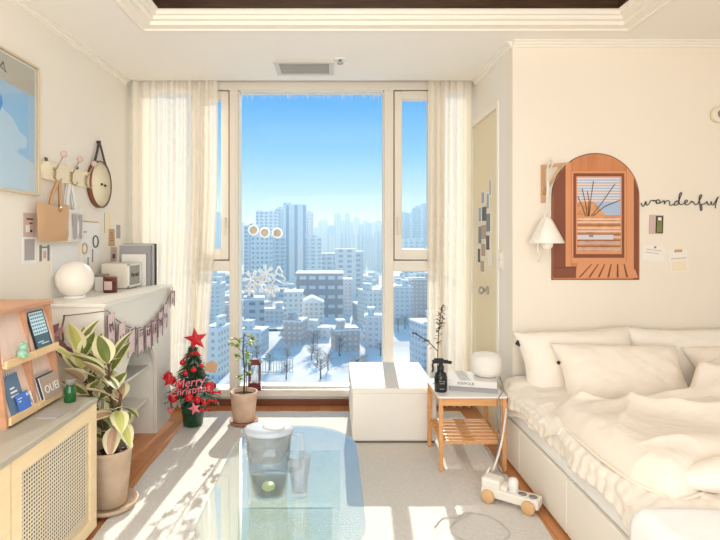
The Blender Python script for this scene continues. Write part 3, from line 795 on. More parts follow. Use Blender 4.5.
# garland of flags across the mantel front
o = (MX, 2.93, .75)
t = thing('bunting_garland', 'garland of pinkish swallowtail flags strung across the mantelpiece front', 'garland', o)
gx = MX + 0.016
def gar(u):          # u 0..1 along
    y = MY0 + 0.005 + (MY1 - MY0 + .0) * u
    z = .850 - .165 * (1 - (2 * u - 1.02) ** 2) if u < 1.1 else .85
    return Vector((gx, y, z + 0.03 * u))
m = MB(o); m.tube([(gx - .2, MY0 - .016, .835), (gx - .08, MY0 - .016, .848)] + [gar(k / 30) for k in range(31)], .0022, 5); m.build('string', 'string', t)
for k, u in enumerate((.03, .15, .28, .41, .53, .64, .745, .835, .97)):
    p = gar(u); w = .098; h = .150 if k != 8 else .11
    a = 0.25 * (1 - 2 * u)
    m = MB(o)
    ca, sa = math.cos(a * .35), math.sin(a * .35)
    def f(q, z, dx): return (gx + dx + .004 * math.sin(60 * z + k), p.y + q * ca - z * sa, p.z + z * ca + q * sa)
    def pl(pts, d0, d1): m.prism(pts, lambda q, z: f(q, z, d0), lambda q, z: f(q, z, d1))
    pl([(-w / 2, 0), (w / 2, 0), (w / 2, -h), (0, -h + .03), (-w / 2, -h)], .002, .003)
    m.mi = 1
    for (q0, q1, z0_, z1_) in ((-w / 2, -w / 2 + .013, 0, -h), (w / 2 - .012, w / 2, -.005, -h), (-.022, -.011, -.025, -.085), (-.010, .012, -.050, -.060), (.010, .021, -.025, -.085), (-.024, .024, -.008, -.014)):
        pl([(q0, z0_), (q1, z0_), (q1, z1_), (q0, z1_)], .003, .0036)
    m.build('flag', ['flag', 'flag_dark'], t)
# dried bunch at the corner
o = (-1.22, MY0 - .02, .83)
t = thing('dried_bunch', 'hanging bunch of dried mauve leaves beside the display rack', 'dried flowers', o)
m = MB(o); m.tube([(-1.25, MY0 - .02, .84), (-1.26, MY0 - .024, .78), (-1.25, MY0 - .03, .72)], .004, 6); m.build('stem', 'string', t)
m = MB(o); pr = random.Random(4)
for k in range(11):
    c = Vector((-1.255 + pr.uniform(-.03, .03), MY0 - .026 - pr.uniform(0, .012), .81 - pr.uniform(.0, .14))); a = pr.uniform(-.8, .8)
    L_ = pr.uniform(.05, .09)
    m.mi = k % 2
    def lf(u, v):
        wv = .018 * math.sin(PI * min(.98, max(.02, u))) * (v - .5) * 2
        q = u * L_
        return Vector((c.x + math.sin(a) * q + math.cos(a) * wv, c.y - .02 * u + .006 * (v - .5) ** 2, c.z - math.cos(a) * q + math.sin(a) * wv))
    m.grid(lf, 6, 2)
m.build('leaves', ['mauve', 'mauve_dark'], t)

# ---------------------------------------------------------------- cane cabinet
CXF, CY0, CY1, CH = -0.956, 1.15, 2.115, 0.553
o = (-1.19, 1.63, 0)
t = thing('cabinet', 'low oak cabinet with woven cane doors in the near left corner', 'cabinet', o)
m = MB(o); m.box(x + .004, CXF - .022, CY0, CY1 - .004, .06, CH - .02); m.mi = 1; m.box(CXF - .022, CXF - .0215, CY0 + .03, CY1 - .03, .1, CH - .05); m.build('cabinet_body', ['oak', 'inside_shade'], t)  # dark sheet behind the cane stands in for a shaded interior
m = MB(o); m.box(x + .003, CXF + .004, CY0, CY1, CH - .02, CH, .003); m.build('cabinet_top', 'cabinet_top', t)
for y in (CY0 + .05, CY1 - .05):
    for xx in (x + .06, CXF - .06):
        m = MB(o); m.box(xx - .02, xx + .02, y - .02, y + .02, 0.0, .06); m.build('leg', 'oak', t)
def cane_door(y0, y1):
    z0, z1 = .03, CH - .022; fw = .052; xa, xb = CXF - .020, CXF
    m = MB(o)
    def bar(p): m.prism_x(p, xa, xb)
    bar([(y0, z0), (y1, z0), (y1 - fw, z0 + fw), (y0 + fw, z0 + fw)]); bar([(y0, z1), (y1, z1), (y1 - fw, z1 - fw), (y0 + fw, z1 - fw)])
    bar([(y0, z0), (y0, z1), (y0 + fw, z1 - fw), (y0 + fw, z0 + fw)]); bar([(y1, z0), (y1, z1), (y1 - fw, z1 - fw), (y1 - fw, z0 + fw)])
    d = m.build('door', 'oak_pale', t)
    m = MB(o); a, b, c, e_ = y0 + fw - .004, y1 - fw + .004, z0 + fw - .004, z1 - fw + .004; xm = CXF - .010; st = .0135
    n = int((b - a) / st)
    for k in range(n + 1):
        y = a + (b - a) * k / n
        m.box(xm - .0012, xm, y - .0026, y + .0026, c, e_)
    n2 = int((e_ - c) / st)
    for k in range(n2 + 1):
        z = c + (e_ - c) * k / n2
        m.box(xm, xm + .0012, a, b, z - .0026, z + .0026)
    m.build('cane_panel', 'cane', d)
cane_door(1.552, CY1 - .003); cane_door(CY0 + .003, 1.546)
m = MB((-1.02, 1.93, CH)); m.box(-1.06, -.985, 1.86, 1.95, CH, CH + .004, M=None); tag(m.build('notebook', 'grey_print'), 'thin flat grey booklet lying on the cane cabinet top', 'booklet')
t = thing('glass_jar', 'small green glass jar standing on the far end of the cane cabinet', 'jar', (-1.035, 2.055, CH))
m = MB(); m.lathe([(0, 0), (.020, 0), (.022, .004), (.022, .052), (.016, .064), (.016, .07), (0, .07)], 20); m.build('jar_body', 'green_glass', t)
m = MB(); m.lathe([(0, .07), (.019, .07), (.019, .09), (0, .09)], 20); m.build('jar_cap', 'cord_grey', t)

# ---------------------------------------------------------------- display rack
RY0, RY1, RZ0, RZ1, RXF = 1.752, 2.105, CH, 0.952, -1.11
o = (-1.27, 1.93, CH)
t = thing('display_rack', 'pinkish wooden display rack with tilted shelves on top of the cane cabinet', 'rack', o)
def side(y, hh=RZ1):
    m = MB(o); m.prism([(x + .004, RZ0), (RXF + .012, RZ0), (RXF + .012, RZ0 + .02), (RXF - .03, hh - .016), (x + .004, hh - .016)], lambda p, q: (p, y - .007, q), lambda p, q: (p, y + .007, q)); return m
for y in (RY0 + .007, RY1 - .007): side(y).build('side_panel', 'rack_wood', t)
RM = 1.93
side(RM).build('divider', 'rack_wood', t)
m = MB(o); m.box(x + .004, RXF - .018, RY0 - .004, RY1 + .004, RZ1 - .016, RZ1, .002); m.build('rack_top', 'rack_wood', t)
m = MB(o); m.box(x + .004, x + .01, RY0, RY1, RZ0, RZ1 - .016); m.build('back_panel', 'rack_wood', t)
RMZ = .752
for (zb, zt) in ((RZ0 + .022, RMZ - .012), (RMZ + .014, RZ1 - .02)):
    for (ya_, yb_) in ((RY0 + .014, RM - .007), (RM + .007, RY1 - .014)):
        xb_ = RXF + .002 if zb < .7 else RXF - .012
        m = MB(o); m.prism([(xb_, zb), (xb_ + .008, zb + .003), (xb_ - .040, zt), (xb_ - .048, zt)], lambda p, q: (p, ya_, q), lambda p, q: (p, yb_, q)); m.build('tilted_board', 'rack_board', t)
        m = MB(o); m.box(xb_ - .10, xb_ + .012, ya_, yb_, zb - .012, zb, .001); m.box(xb_ + .012, xb_ + .022, ya_ - .006, yb_ + .006, zb - .012, zb + .016, .002); m.build('ledge', 'oak', t)
# tilted frame of a board: local (q along Y, s up the board)
def board(cell):
    up, right = cell
    zb, zt = ((RMZ + .014, RZ1 - .02) if up else (RZ0 + .022, RMZ - .012))
    xb_ = RXF - .012 if up else RXF + .002
    ya_ = RM + .007 if right else RY0 + .014
    d = Vector((-.048, 0, zt - zb - .003)).normalized(); nrm = Vector((d.z, 0, -d.x))
    return lambda q, s_, off: Vector((xb_ + .008, ya_ + q, zb + .003)) + d * s_ + nrm * off
def leaf_(m, F, q0, q1, s0, s1, o0, o1):
    m.prism([(q0, s0), (q1, s0), (q1, s1), (q0, s1)], lambda a, b: F(a, b, o0), lambda a, b: F(a, b, o1))
F0_ = board((1, 1)); F = lambda q, s_, o_: F0_((q - .030) * 1.28 + .018, s_ * 1.02, o_); b0 = F(.07, .0, .004)
t = thing('photo_calendar', 'dark framed card with blue tile rows on the upper right of the rack', 'calendar', b0)
m = MB(b0); leaf_(m, F, .030, .115, .004, .150, .002, .008); m.build('backing', 'black', t)
m = MB(b0); leaf_(m, F, .036, .109, .060, .146, .008, .0086); m.mi = 1
for i in range(6):
    for j in range(6): leaf_(m, F, .039 + j * .0115, .047 + j * .0115, .066 + i * .0135, .072 + i * .0135, .0086, .009)
m.mi = 2; leaf_(m, F, .036, .109, .008, .060, .008, .0086); m.mi = 0; leaf_(m, F, .045, .075, .030, .034, .0086, .009); leaf_(m, F, .06, .1, .022, .026, .0086, .009)
m.build('print', ['cyan_tile', 'print_blue', 'print_teal'], t)
F = board((1, 0)); b0 = F(.085, .0, .012)
t = thing('animal_figurine', 'small mint green animal figurine sitting on the upper left rack shelf', 'figurine', b0)
m = MB(); m.sphere((0, 0, .016), .017, 1, 1.1, .95); m.sphere((.002, .002, .040), .014); m.sphere((.004, -.010, .052), .006); m.sphere((.004, .013, .052), .006); m.sphere((.012, -.014, .008), .007, 1.2, .8, .8); m.sphere((.012, .014, .008), .007, 1.2, .8, .8); m.build('figurine_body', 'mint', t)
F = board((0, 0)); b0 = F(.06, 0, .004)
t = thing('spiral_calendar', 'slate blue spiral bound calendar on the lower left of the rack', 'calendar', b0)
m = MB(b0); leaf_(m, F, .020, .105, .004, .150, .001, .006); m.build('calendar_pages', 'print_blue', t)
m = MB(b0)
for i in range(8):
    c = F(.026 + i * .0105, .150, .004); m.tube([c + Vector((.004 * math.cos(a * .8), 0, .005 * math.sin(a * .8))) for a in range(9)], .0013, 5)
m.build('spiral_wire', 'white', t)
m = MB(b0)
for i, (a, b) in enumerate(((.045, .07), (.042, .080), (.040, .082))): leaf_(m, F, a, b, .094 - i * .014, .100 - i * .014, .006, .0066)
m.build('title_lines', 'white', t)
b0 = F(.09, 0, .014)
t = thing('blue_card', 'bright blue card leaning in front of the spiral calendar', 'card', b0)
m = MB(b0); leaf_(m, F, .050, .120, .004, .070, .012, .015); m.mi = 1; leaf_(m, F, .056, .08, .052, .055, .015, .0155); leaf_(m, F, .056, .072, .042, .045, .015, .0155); leaf_(m, F, .108, .115, .052, .062, .015, .0155); m.build('card_face', ['card_blue', 'white'], t)
b0 = F(.13, 0, .006)
m = MB(b0); leaf_(m, F, .124, .152, .004, .062, .004, .006); m.mi = 1; leaf_(m, F, .132, .140, .02, .05, .006, .0064); leaf_(m, F, .142, .146, .014, .03, .006, .0064); tag(m.build('small_card', ['white', 'cord_grey']), 'small white card with grey marks beside the blue card', 'card')
F = board((0, 1))
def mag(q0, q1, h, o0, th, mt, lb, txt=None, tilt=0):
    b0 = F((q0 + q1) / 2, 0, o0)
    t = thing('magazine', lb, 'magazine', b0, 'magazines on the lower rack shelf')
    G = lambda a, b, c: F(a, b, c + tilt * (b / h))
    m = MB(b0); leaf_(m, G, q0, q1, .004, h, o0, o0 + th); m.build('pages', 'paper', t)
    m = MB(b0); leaf_(m, G, q0 - .001, q1 + .001, .003, h + .001, o0 + th, o0 + th + .001); c = m.build('cover', mt, t)
    if txt:
        d = (G(0, 1, 0) - G(0, 0, 0)).normalized(); a_ = Vector((0, 1, 0)); n_ = a_.cross(d)
        c0 = G((q0 + q1) / 2 + .004, h * .42, o0 + th + .0012)
        M4 = Matrix(((a_.x, d.x, n_.x, c0.x), (a_.y, d.y, n_.y, c0.y), (a_.z, d.z, n_.z, c0.z), (0, 0, 0, 1)))
        m = MB(b0); m.text(txt, .044, M4, .0005); m.build('title', 'white', c)
mag(.010, .125, .105, .002, .004, 'grey_print', 'tall pale magazine at the back of the lower right rack shelf')
mag(.014, .128, .095, .010, .004, 'book_dark', 'dark magazine between the pale one and the titled one')
mag(.022, .140, .090, .018, .004, 'photo_c', 'front grey magazine with large white title letters on the rack', 'OUEI')
t = thing('tin_box', 'flat pinkish tin lying on top of the display rack', 'tin', (-1.30, 1.80, RZ1))
m = MB(); m.box(-.03, .03, -.025, .045, 0, .018, .005); m.build('tin_body', 'mauve', t)
m = MB(); m.box(-.031, .031, -.026, .046, .018, .026, .004); m.build('tin_lid', 'pink_print', t)
# ---------------------------------------------------------------- variegated rubber plant
RUG = 0.014
o = (-0.985, 2.30, RUG)
t = thing('potted_rubber_plant', 'potted rubber plant with cream edged leaves between cane cabinet and mantelpiece', 'plant', o)
m = MB(); m.lathe([(0, .001), (.10, .001), (.118, .012), (.122, .028), (.116, .028), (.104, .014), (0, .014)], 36); m.build('saucer', 'terracotta_pale', t)
m = MB(); m.lathe([(0, .016), (.068, .016), (.074, .02), (.094, .245), (.098, .25), (.098, .262), (.088, .262), (.086, .225), (0, .225)], 40); pt = m.build('pot', 'terracotta_pale', t)
m = MB(); m.lathe([(.086, .226), (.05, .232), (0, .236)], 24)
pr = random.Random(9)
for k in range(26):
    a, r_ = pr.uniform(0, 6.28), pr.uniform(0, .074); m.sphere((r_ * math.cos(a), r_ * math.sin(a), .236), pr.uniform(.008, .016), 1, 1, .7, n=8)
m.mi = 1
for k in range(9):
    a, r_ = pr.uniform(0, 6.28), pr.uniform(.02, .074); m.sphere((r_ * math.cos(a), r_ * math.sin(a), .243), pr.uniform(.008, .014), 1, 1, .7, n=8)
m.build('soil', ['soil', 'mauve_dark'], pt)
trunks = [[(-.01, 0, .23), (-.03, -.01, .38), (-.09, .01, .50), (-.125, .0, .60), (-.14, .0, .67)], [(.01, .01, .23), (.02, .02, .36), (-.005, .03, .48), (-.01, .02, .57), (-.005, .01, .62)], [(.0, -.01, .23), (.04, -.02, .36), (.06, -.02, .50)]]
m = MB()
for tr in trunks: m.tube(tr, [.009, .008, .007, .006, .004][:len(tr)], 7)
m.build('stems', 'stem', t)
m = MB(); pr = random.Random(21)
def big_leaf(m, base, az, el, L_, W, mats, curl=.25, roll=0.0):
    d = Vector((math.cos(az) * math.cos(el), math.sin(az) * math.cos(el), math.sin(el)))
    side = d.cross(Vector((0, 0, 1)));
    if side.length < .05: side = Vector((0, 1, 0))
    side.normalize(); up = side.cross(d).normalized()
    sR = side * math.cos(roll) + up * math.sin(roll); uR = up * math.cos(roll) - side * math.sin(roll)
    m.mi = 2; m.tube([base, base + d * .03], .0028, 5)
    b0 = base + d * .028
    def pos(u, v):
        w = W * (math.sin(PI * min(1, u ** .85)) ** .75) * (1 if u < .995 else .02)
        return b0 + d * (L_ * u) + sR * (w * v) + uR * (-curl * L_ * u * u + .18 * abs(v) * w)
    for (v0, v1, mi) in ((-1, -.52, 1), (-.52, 0, 0), (0, .52, 0), (.52, 1, 1)):
        m.mi = mats[mi]
        m.grid(lambda u, v: pos(u, v0 + (v1 - v0) * v), 9, 2)
Lm = [(0, 1), (0, 1), (0, 1), (0, 1), (3, 1), (4, 1)]
specs = []
for tr, n in ((trunks[0], 17), (trunks[1], 18), (trunks[2], 9)):
    for k in range(n):
        f = .25 + .75 * k / (n - 1); q = f * (len(tr) - 1); i = min(int(q), len(tr) - 2)
        b = Vector(tr[i]).lerp(Vector(tr[i + 1]), q - i)
        az = k * 2.4 + pr.uniform(-.4, .4)
        el = .45 + .85 * f * f + pr.uniform(-.25, .2) if tr is not trunks[2] else .1 + .4 * f + pr.uniform(-.3, .2)
        L_ = pr.uniform(.13, .175) if k < n - 1 else .14
        if math.cos(az) * L_ * math.cos(el) + b.x < -.30 or math.sin(az) * L_ * math.cos(el) + b.y > .15: L_ *= .62
        if b.x + math.cos(az) * L_ * math.cos(el) > .075: az = PI - az; L_ *= .85
        if b.x + math.cos(az) * L_ * math.cos(el) < -.25: L_ *= .7
        if b.y + math.sin(az) * L_ * math.cos(el) < -.15 and b.z < .6: az = -az; L_ = min(L_, .14)
        mats = Lm[pr.randrange(6)]
        big_leaf(m, b, az, min(el, 1.4), L_, L_ * .27, {0: mats[0], 1: mats[1]}, pr.uniform(.05, .3), pr.uniform(-.5, .5))
# hanging lower leaves near the pot
for k, (az, el, z, L_) in enumerate(((.5, -.8, .42, .11), (-.5, -.7, .40, .12), (-1.5, -.8, .38, .12), (1.1, -.4, .44, .12), (-1.0, -.3, .44, .12), (2.2, -.7, .37, .1), (.1, -.9, .36, .10))):
    big_leaf(m, Vector((.03, 0, z)), az, el, L_, .038, {0: (0, 4, 3)[k % 3], 1: 1}, .3)
m.build('foliage', ['leaf_dark', 'leaf_cream', 'stem', 'leaf_pink', 'lemon'], t)

# ---------------------------------------------------------------- small decorated tree
TC = Vector((-.882, 3.30, RUG)); K = .98
t = thing('decorated_tree', 'small decorated evergreen tree with red star in a green pot', 'christmas tree', TC)
m = MB(); m.lathe([(0, .001), (.055, .001), (.060, .006), (.072, .115), (.076, .118), (.076, .132), (.068, .132), (.066, .11), (0, .11)], 32)
m.prism([(-.018, .085), (.018, .085), (0, .045)], lambda a, b: (a, -.071, b), lambda a, b: (a, -.064, b)); pt = m.build('pot', 'pot_green', t)
m = MB(); m.tube([(0, 0, .11), (0, 0, .50)], [.012, .005], 8); m.build('trunk', 'stem', t)
m = MB(); pr = random.Random(12)
for k in range(230):
    f = (k / 230); z = .15 + .33 * f
    R_ = (.165 * (1 - f) + .022) * pr.uniform(.75, 1.05)
    a = k * 2.39996
    p0 = Vector((0, 0, z + .03)); p1 = Vector((R_ * math.cos(a), R_ * math.sin(a), z + pr.uniform(-.015, .02)))
    m.mi = 0 if pr.random() < .85 else 1
    m.tube([p0, p0.lerp(p1, .6) + Vector((0, 0, .006)), p1], [.003, .003, .001], 4, caps=False)
    d = (p1 - p0)
    for j in range(17):
        q = p0.lerp(p1, .28 + .72 * j / 16); e_ = Vector((pr.uniform(-1, 1), pr.uniform(-1, 1), pr.uniform(-.7, .7))).normalized()
        w = (d.normalized() * .018 + e_ * .025)
        sd_ = w.cross(Vector((.3, .2, 1))).normalized() * .0034
        tt = bmesh.new(); v = [tt.verts.new(q - sd_), tt.verts.new(q + sd_), tt.verts.new(q + w)]; tt.faces.new(v); m._take(tt, None, False)
m.build('branches', ['tree_green', 'tree_frost'], t)
def star(m, c, R_, r_, th, tilt=0):
    pts = []
    for k in range(10):
        a = PI / 2 + tilt + k * PI / 5; q = R_ if k % 2 == 0 else r_
        pts.append((q * math.cos(a), q * math.sin(a)))
    tt = bmesh.new(); f0 = tt.verts.new((c[0], c[1] - th, c[2])); f1 = tt.verts.new((c[0], c[1] + th, c[2]))
    vs_ = [tt.verts.new((c[0] + a, c[1], c[2] + b)) for a, b in pts]
    for k in range(10): tt.faces.new((f0, vs_[k], vs_[(k + 1) % 10])); tt.faces.new((f1, vs_[(k + 1) % 10], vs_[k]))
    bmesh.ops.recalc_face_normals(tt, faces=tt.faces); m._take(tt)
m = MB(); star(m, (.02, -.01, .545), .078, .033, .014, .15); m.tube([(.01, -.01, .50), (0, 0, .46)], .004, 6); m.build('star', 'red', t)
m = MB(); m.prism([(-.075, -.03), (-.01, .03), (.03, .036), (.062, .004), (.02, .006), (-.04, -.012), (-.072, -.045)], lambda a, b: (a + .0, -.03, b + .44), lambda a, b: (a, -.016, b + .44)); m.build('red_bow', 'red', t)
balls = [(-.10, -.115, .315, .026, 0), (-.135, -.07, .325, .030, 1), (-.085, -.14, .215, .029, 0), (.018, -.16, .225, .026, 0), (.125, -.10, .27, .030, 1), (-.02, -.10, .355, .017, 0), (.03, -.10, .375, .018, 1),
         (-.12, -.08, .12, .018, 2), (.06, -.13, .20, .024, 0), (.10, -.12, .18, .016, 1), (-.05, -.13, .29, .024, 0), (.07, -.06, .39, .014, 1), (-.05, -.06, .41, .018, 1), (.02, .12, .3, .026, 0), (.10, .10, .22, .026, 0), (-.09, .11, .22, .026, 1)]
for k, (a, b, c, r_, q) in enumerate(balls):
    m = MB(); m.sphere((a, b, c), r_, n=18); ob = m.build('bauble', ('red_gloss', 'red', 'pink')[q], t)
    m = MB(); m.lathe([(0, 0), (r_ * .25, 0), (r_ * .25, r_ * .3), (0, r_ * .3)], 10, c=(a, b, c + r_ * .95)); m.build('bauble_cap', 'gold', ob)
m = MB(); star(m, (-.105, -.155, .325), .046, .020, .009); m.build('star_ornament', 'red', t)
m = MB(); star(m, (.055, -.172, .16), .042, .018, .008, .3); m.build('star_ornament', 'pink', t)
RX = Matrix.Rotation(PI / 2, 4, 'X')
m = MB(); m.text('Merry', .072, Matrix.Translation((.025, -.175, .315)) @ Matrix.Rotation(-.16, 4, 'Y') @ RX, .004, .3); m.text('Christmas', .060, Matrix.Translation((.025, -.175, .268)) @ Matrix.Rotation(-.16, 4, 'Y') @ RX, .004, .3); m.build('greeting_sign', 'pink', t)
m = MB(); m.prism([(-.035, -.03), (.032, -.04), (.044, .015), (.012, .038), (-.028, .022)], lambda a, b: (a + .125, -.06, b + .385), lambda a, b: (a + .125, -.054, b + .385)); m.build('gift_tag', 'tote_tan', t)
for (a, b, c) in ((.15, -.12, .19), (.165, -.08, .23), (.11, -.14, .14)):
    m = MB()
    for s_ in (-1, 1): m.prism([(0, 0), (s_ * .026, .014), (s_ * .030, -.012)], lambda p, q: (a + p, b - .004, c + q), lambda p, q: (a + p, b + .004, c + q))
    m.sphere((a, b - .004, c), .006, n=8); m.build('ribbon', 'red_gloss', t)
m = MB(); m.prism([(-.045, -.02), (0, .05), (.045, -.02)], lambda a, b: (a + .01, -.142, b + .14), lambda a, b: (a + .01, -.136, b + .14)); m.build('green_ornament', 'pot_green', t)

# ---------------------------------------------------------------- lemon seedling and lantern
o = Vector((-.565, 3.335, RUG))
t = thing('potted_lemon_plant', 'thin lemon tree in a pale clay pot in front of the window', 'plant', o)
m = MB(); m.lathe([(0, .001), (.075, .001), (.090, .012), (.092, .022), (.086, .022), (.072, .012), (0, .012)], 32); m.build('saucer', 'clay_dark', t)
m = MB(); m.lathe([(0, .014), (.062, .014), (.070, .024), (.085, .186), (.088, .192), (.086, .205), (.078, .205), (.074, .18), (0, .18)], 36); pt = m.build('pot', 'clay_pink', t)
m = MB(); m.lathe([(.074, .181), (.03, .186), (0, .188)], 20); m.build('soil', 'soil', pt)
m = MB(); m.tube([(0, 0, .18), (.006, 0, .32), (-.006, 0, .46), (.002, 0, .575)], [.006, .005, .004, .003], 7)
m.tube([(.02, 0, .18), (.012, .0, .36), (.02, 0, .50)], .0022, 5)
tw = [((-.005, 0, .45), (-.075, -.01, .52)), ((0, 0, .52), (-.06, -.03, .545)), ((.0, 0, .50), (.06, -.02, .535)), ((0, 0, .56), (.085, -.01, .55)), ((0, 0, .40), (-.05, 0, .44)), ((.004, 0, .36), (.04, -.02, .40)), ((.006, 0, .31), (.03, -.03, .33)), ((.006, 0, .27), (-.03, -.02, .31)), ((-.004, 0, .43), (.05, -.02, .455))]
for a, b in tw: m.tube([a, b], [.0022, .0012], 5)
m.build('stems', 'stem', t)
m = MB(); pr = random.Random(8)
def small_leaf(m, b, az, el, L_, W, mi=0):
    d = Vector((math.cos(az) * math.cos(el), math.sin(az) * math.cos(el), math.sin(el))); s_ = d.cross(Vector((0, 0, 1))).normalized(); u_ = s_.cross(d)
    m.mi = mi
    m.grid(lambda u, v: Vector(b) + d * (L_ * u) + s_ * (W * math.sin(PI * min(.99, max(.01, u))) * (2 * v - 1)) + u_ * (.3 * W * abs(2 * v - 1) - .2 * L_ * u * u), 4, 2)
for a, b in tw:
    A, B = Vector(a), Vector(b)
    for k in range(7): small_leaf(m, A.lerp(B, .45 + .55 * k / 6), pr.uniform(0, 6.28), pr.uniform(-.7, .8), pr.uniform(.026, .042), pr.uniform(.010, .015), int(pr.random() < .3))
m.build('leaves', ['leaf_green', 'lemon'], t)
o = Vector((-.55, 3.70, WZ0 + .05))
t = thing('lantern', 'small red lantern with ornament inside standing on the window sill', 'lantern', o)
m = MB(); m.prism_z(rrect(.10, .075, .008, 3), 0, .012); m.prism([(-.046, -.034), (.046, -.034), (.046, .034), (-.046, .034)], lambda a, b: (a, b, .012), lambda a, b: (a * .9, b * .9, .05)); m.build('lantern_base', 'red_dark', t)
m = MB()
for a in (-.036, .036):
    for b in (-.026, .026): m.box(a - .005, a + .005, b - .005, b + .005, .05, .185)
m.box(-.041, .041, -.031, .031, .178, .186); m.build('lantern_frame', 'red_dark', t)
m = MB(); m.prism([(-.05, -.038), (.05, -.038), (.05, .038), (-.05, .038)], lambda a, b: (a, b, .186), lambda a, b: (a * .55, b * .55, .215)); m.tube([(-.02, 0, .214), (-.016, 0, .232), (0, 0, .238), (.016, 0, .232), (.02, 0, .214)], .003, 6); m.build('lantern_roof', 'red_dark', t)
m = MB()
for (a, b, c, d) in ((-.033, .033, -.029, -.028), (-.033, .033, .028, .029)): m.box(a, b, c, d, .05, .18)
m.box(-.039, -.038, -.024, .024, .05, .18); m.box(.038, .039, -.024, .024, .05, .18); m.build('glass_pane', 'clear_glass', t)
m = MB(); m.lathe([(0, .05), (.016, .05), (.016, .10), (.010, .115), (0, .135)], 14); m.sphere((.0, 0, .142), .010, n=10); m.build('figure', 'sticker', t)

# ---------------------------------------------------------------- window stickers
SY = 3.773
for px, py, lb in ((253.5, 230, 'round gold sticker with white rim, left one on the window glass'), (264.8, 232.5, 'middle round gold sticker of the three on the window glass'), (277.3, 233, 'round gold sticker with white rim, right one on the window glass')):
    c = P(px, py, SY); M4 = Matrix.Translation(c) @ Matrix.Rotation(PI / 2, 4, 'X')
    t = thing('round_sticker', lb, 'sticker', c)
    m = MB(c); m.lathe([(0, 0), (.040, 0), (.040, .001), (0, .001)], 24, M=M4); m.build('rim', 'sticker', t)
    m = MB(c); m.lathe([(0, .001), (.028, .001), (.028, .002), (0, .002)], 24, M=M4); m.build('center', 'sticker_gold', t)
def flake(px, py, R_, lb, seed):
    c = P(px, py, SY); m = MB(c); 
    for k in range(6):
        a = k * PI / 3 + seed; d = Vector((math.cos(a), 0, math.sin(a)))
        m.tube([c, c + d * R_], .0065, 4)
        for f in (.45, .7):
            for s_ in (-.6, .6):
                e_ = Vector((math.cos(a + s_), 0, math.sin(a + s_))); m.tube([c + d * R_ * f, c + d * R_ * f + e_ * R_ * .34], .0052, 4)
    tag(m.build('snowflake_sticker', 'sticker'), lb, 'sticker')
flake(252, 279, .066, 'white snowflake sticker furthest left on the window glass', .1)
flake(262, 283, .070, 'large white snowflake sticker low in the middle of the sticker cluster', .4)
flake(266, 273, .060, 'white snowflake sticker left of the tree sticker top', .7)
flake(250, 290, .045, 'small white snowflake sticker lowest left on the window glass', .3)
flake(271, 291, .050, 'small white snowflake sticker below the tree sticker', .0)
c = P(279, 280, SY); m = MB(c)
pts = [(0, .10), (-.03, .05), (-.015, .05), (-.05, .0), (-.03, .0), (-.072, -.06), (.072, -.06), (.03, .0), (.05, .0), (.015, .05), (.03, .05), (0, .10)]
m.tube([c + Vector((a, 0, b)) for a, b in pts], .0062, 4)
for (a, b) in (((-.02, .055), (.03, .02)), ((-.035, .01), (.045, -.03)), ((-.05, -.03), (.0, -.055))): m.tube([c + Vector((a[0], 0, a[1])), c + Vector((b[0], 0, b[1]))], .004, 4)
m.tube([c + Vector((0, 0, -.06)), c + Vector((0, 0, -.085))], .006, 4)
tag(m.build('tree_sticker', 'sticker'), 'white outline tree sticker right of the snowflakes on the window', 'sticker')

# frost along the top of the big pane
m = MB((-.15, SY, 2.2)); pr = random.Random(6)
for k in range(170):
    xx = MLX[1] + .012 + (MRX[0] - MLX[1] - .024) * k / 169 + pr.uniform(-.003, .003); L_ = pr.uniform(.012, .06) * (1.4 if k < 14 or k > 156 else 1)
    zt = WZ1 - .068; m.prism([(-.0022, 0), (.0022, 0), (pr.uniform(-.006, .006), -L_)], lambda a, b: (xx + a, SY, zt + b), lambda a, b: (xx + a, SY - .0015, zt + b))
tag(m.build('window_frost', 'frost'), 'thin icy frost streaks along the top edge of the big window pane', 'frost', None, 'stuff')
# ---------------------------------------------------------------- ottoman
o = (.36, 3.30, RUG)
t = thing('ottoman', 'low white fabric cube ottoman in front of the right window pane', 'ottoman', o)
m = MB(o); m.box(.118, .605, 3.0, 3.64, RUG + .012, .305, .012, 3); m.build('ottoman_body', 'white_fabric', t)
m = MB(o); m.box(.114, .609, 2.996, 3.644, .296, .333, .012, 3); m.build('lid', 'white_fabric', t)
m = MB(o); m.box(.13, .595, 3.012, 3.63, RUG, RUG + .014); m.build('base', 'gasket', t)

# ---------------------------------------------------------------- side table
o = (.72, 2.81, RUG)
t = thing('side_table', 'small bamboo side table with slatted lower shelf beside the bed', 'table', o)
X0, X1, Y0, Y1, Z1 = .545, .888, 2.64, 2.975, .395; w = .0105
for (a, b) in ((X0 + w, Y0 + w), (X1 - w, Y0 + w), (X0 + w, Y1 - w), (X1 - w, Y1 - w)):
    m = MB(o); m.box(a - w, a + w, b - w, b + w, RUG, Z1 - .008, .003); m.build('leg', 'bamboo', t)
def rails(z0, z1, nm):
    m = MB(o)
    m.box(X0 + 2 * w, X1 - 2 * w, Y0 + .006, Y0 + .022, z0, z1, .002); m.box(X0 + 2 * w, X1 - 2 * w, Y1 - .022, Y1 - .006, z0, z1, .002)
    m.box(X0 + .006, X0 + .022, Y0 + 2 * w, Y1 - 2 * w, z0, z1, .002); m.box(X1 - .022, X1 - .006, Y0 + 2 * w, Y1 - 2 * w, z0, z1, .002); m.build(nm, 'bamboo', t)
rails(Z1 - .05, Z1 - .012, 'top_frame'); rails(.150, .168, 'shelf_frame')
for k in range(6):
    y = Y0 + .045 + k * .048
    m = MB(o); m.box(X0 + .02, X1 - .02, y - .011, y + .011, .158, .170, .002); m.build('slat', 'bamboo', t)
m = MB(o); m.prism_z(rrect(.355, .345, .012, 4, (X0 + X1) / 2, (Y0 + Y1) / 2), Z1 - .008, Z1); m.build('tabletop', 'white_gloss', t)

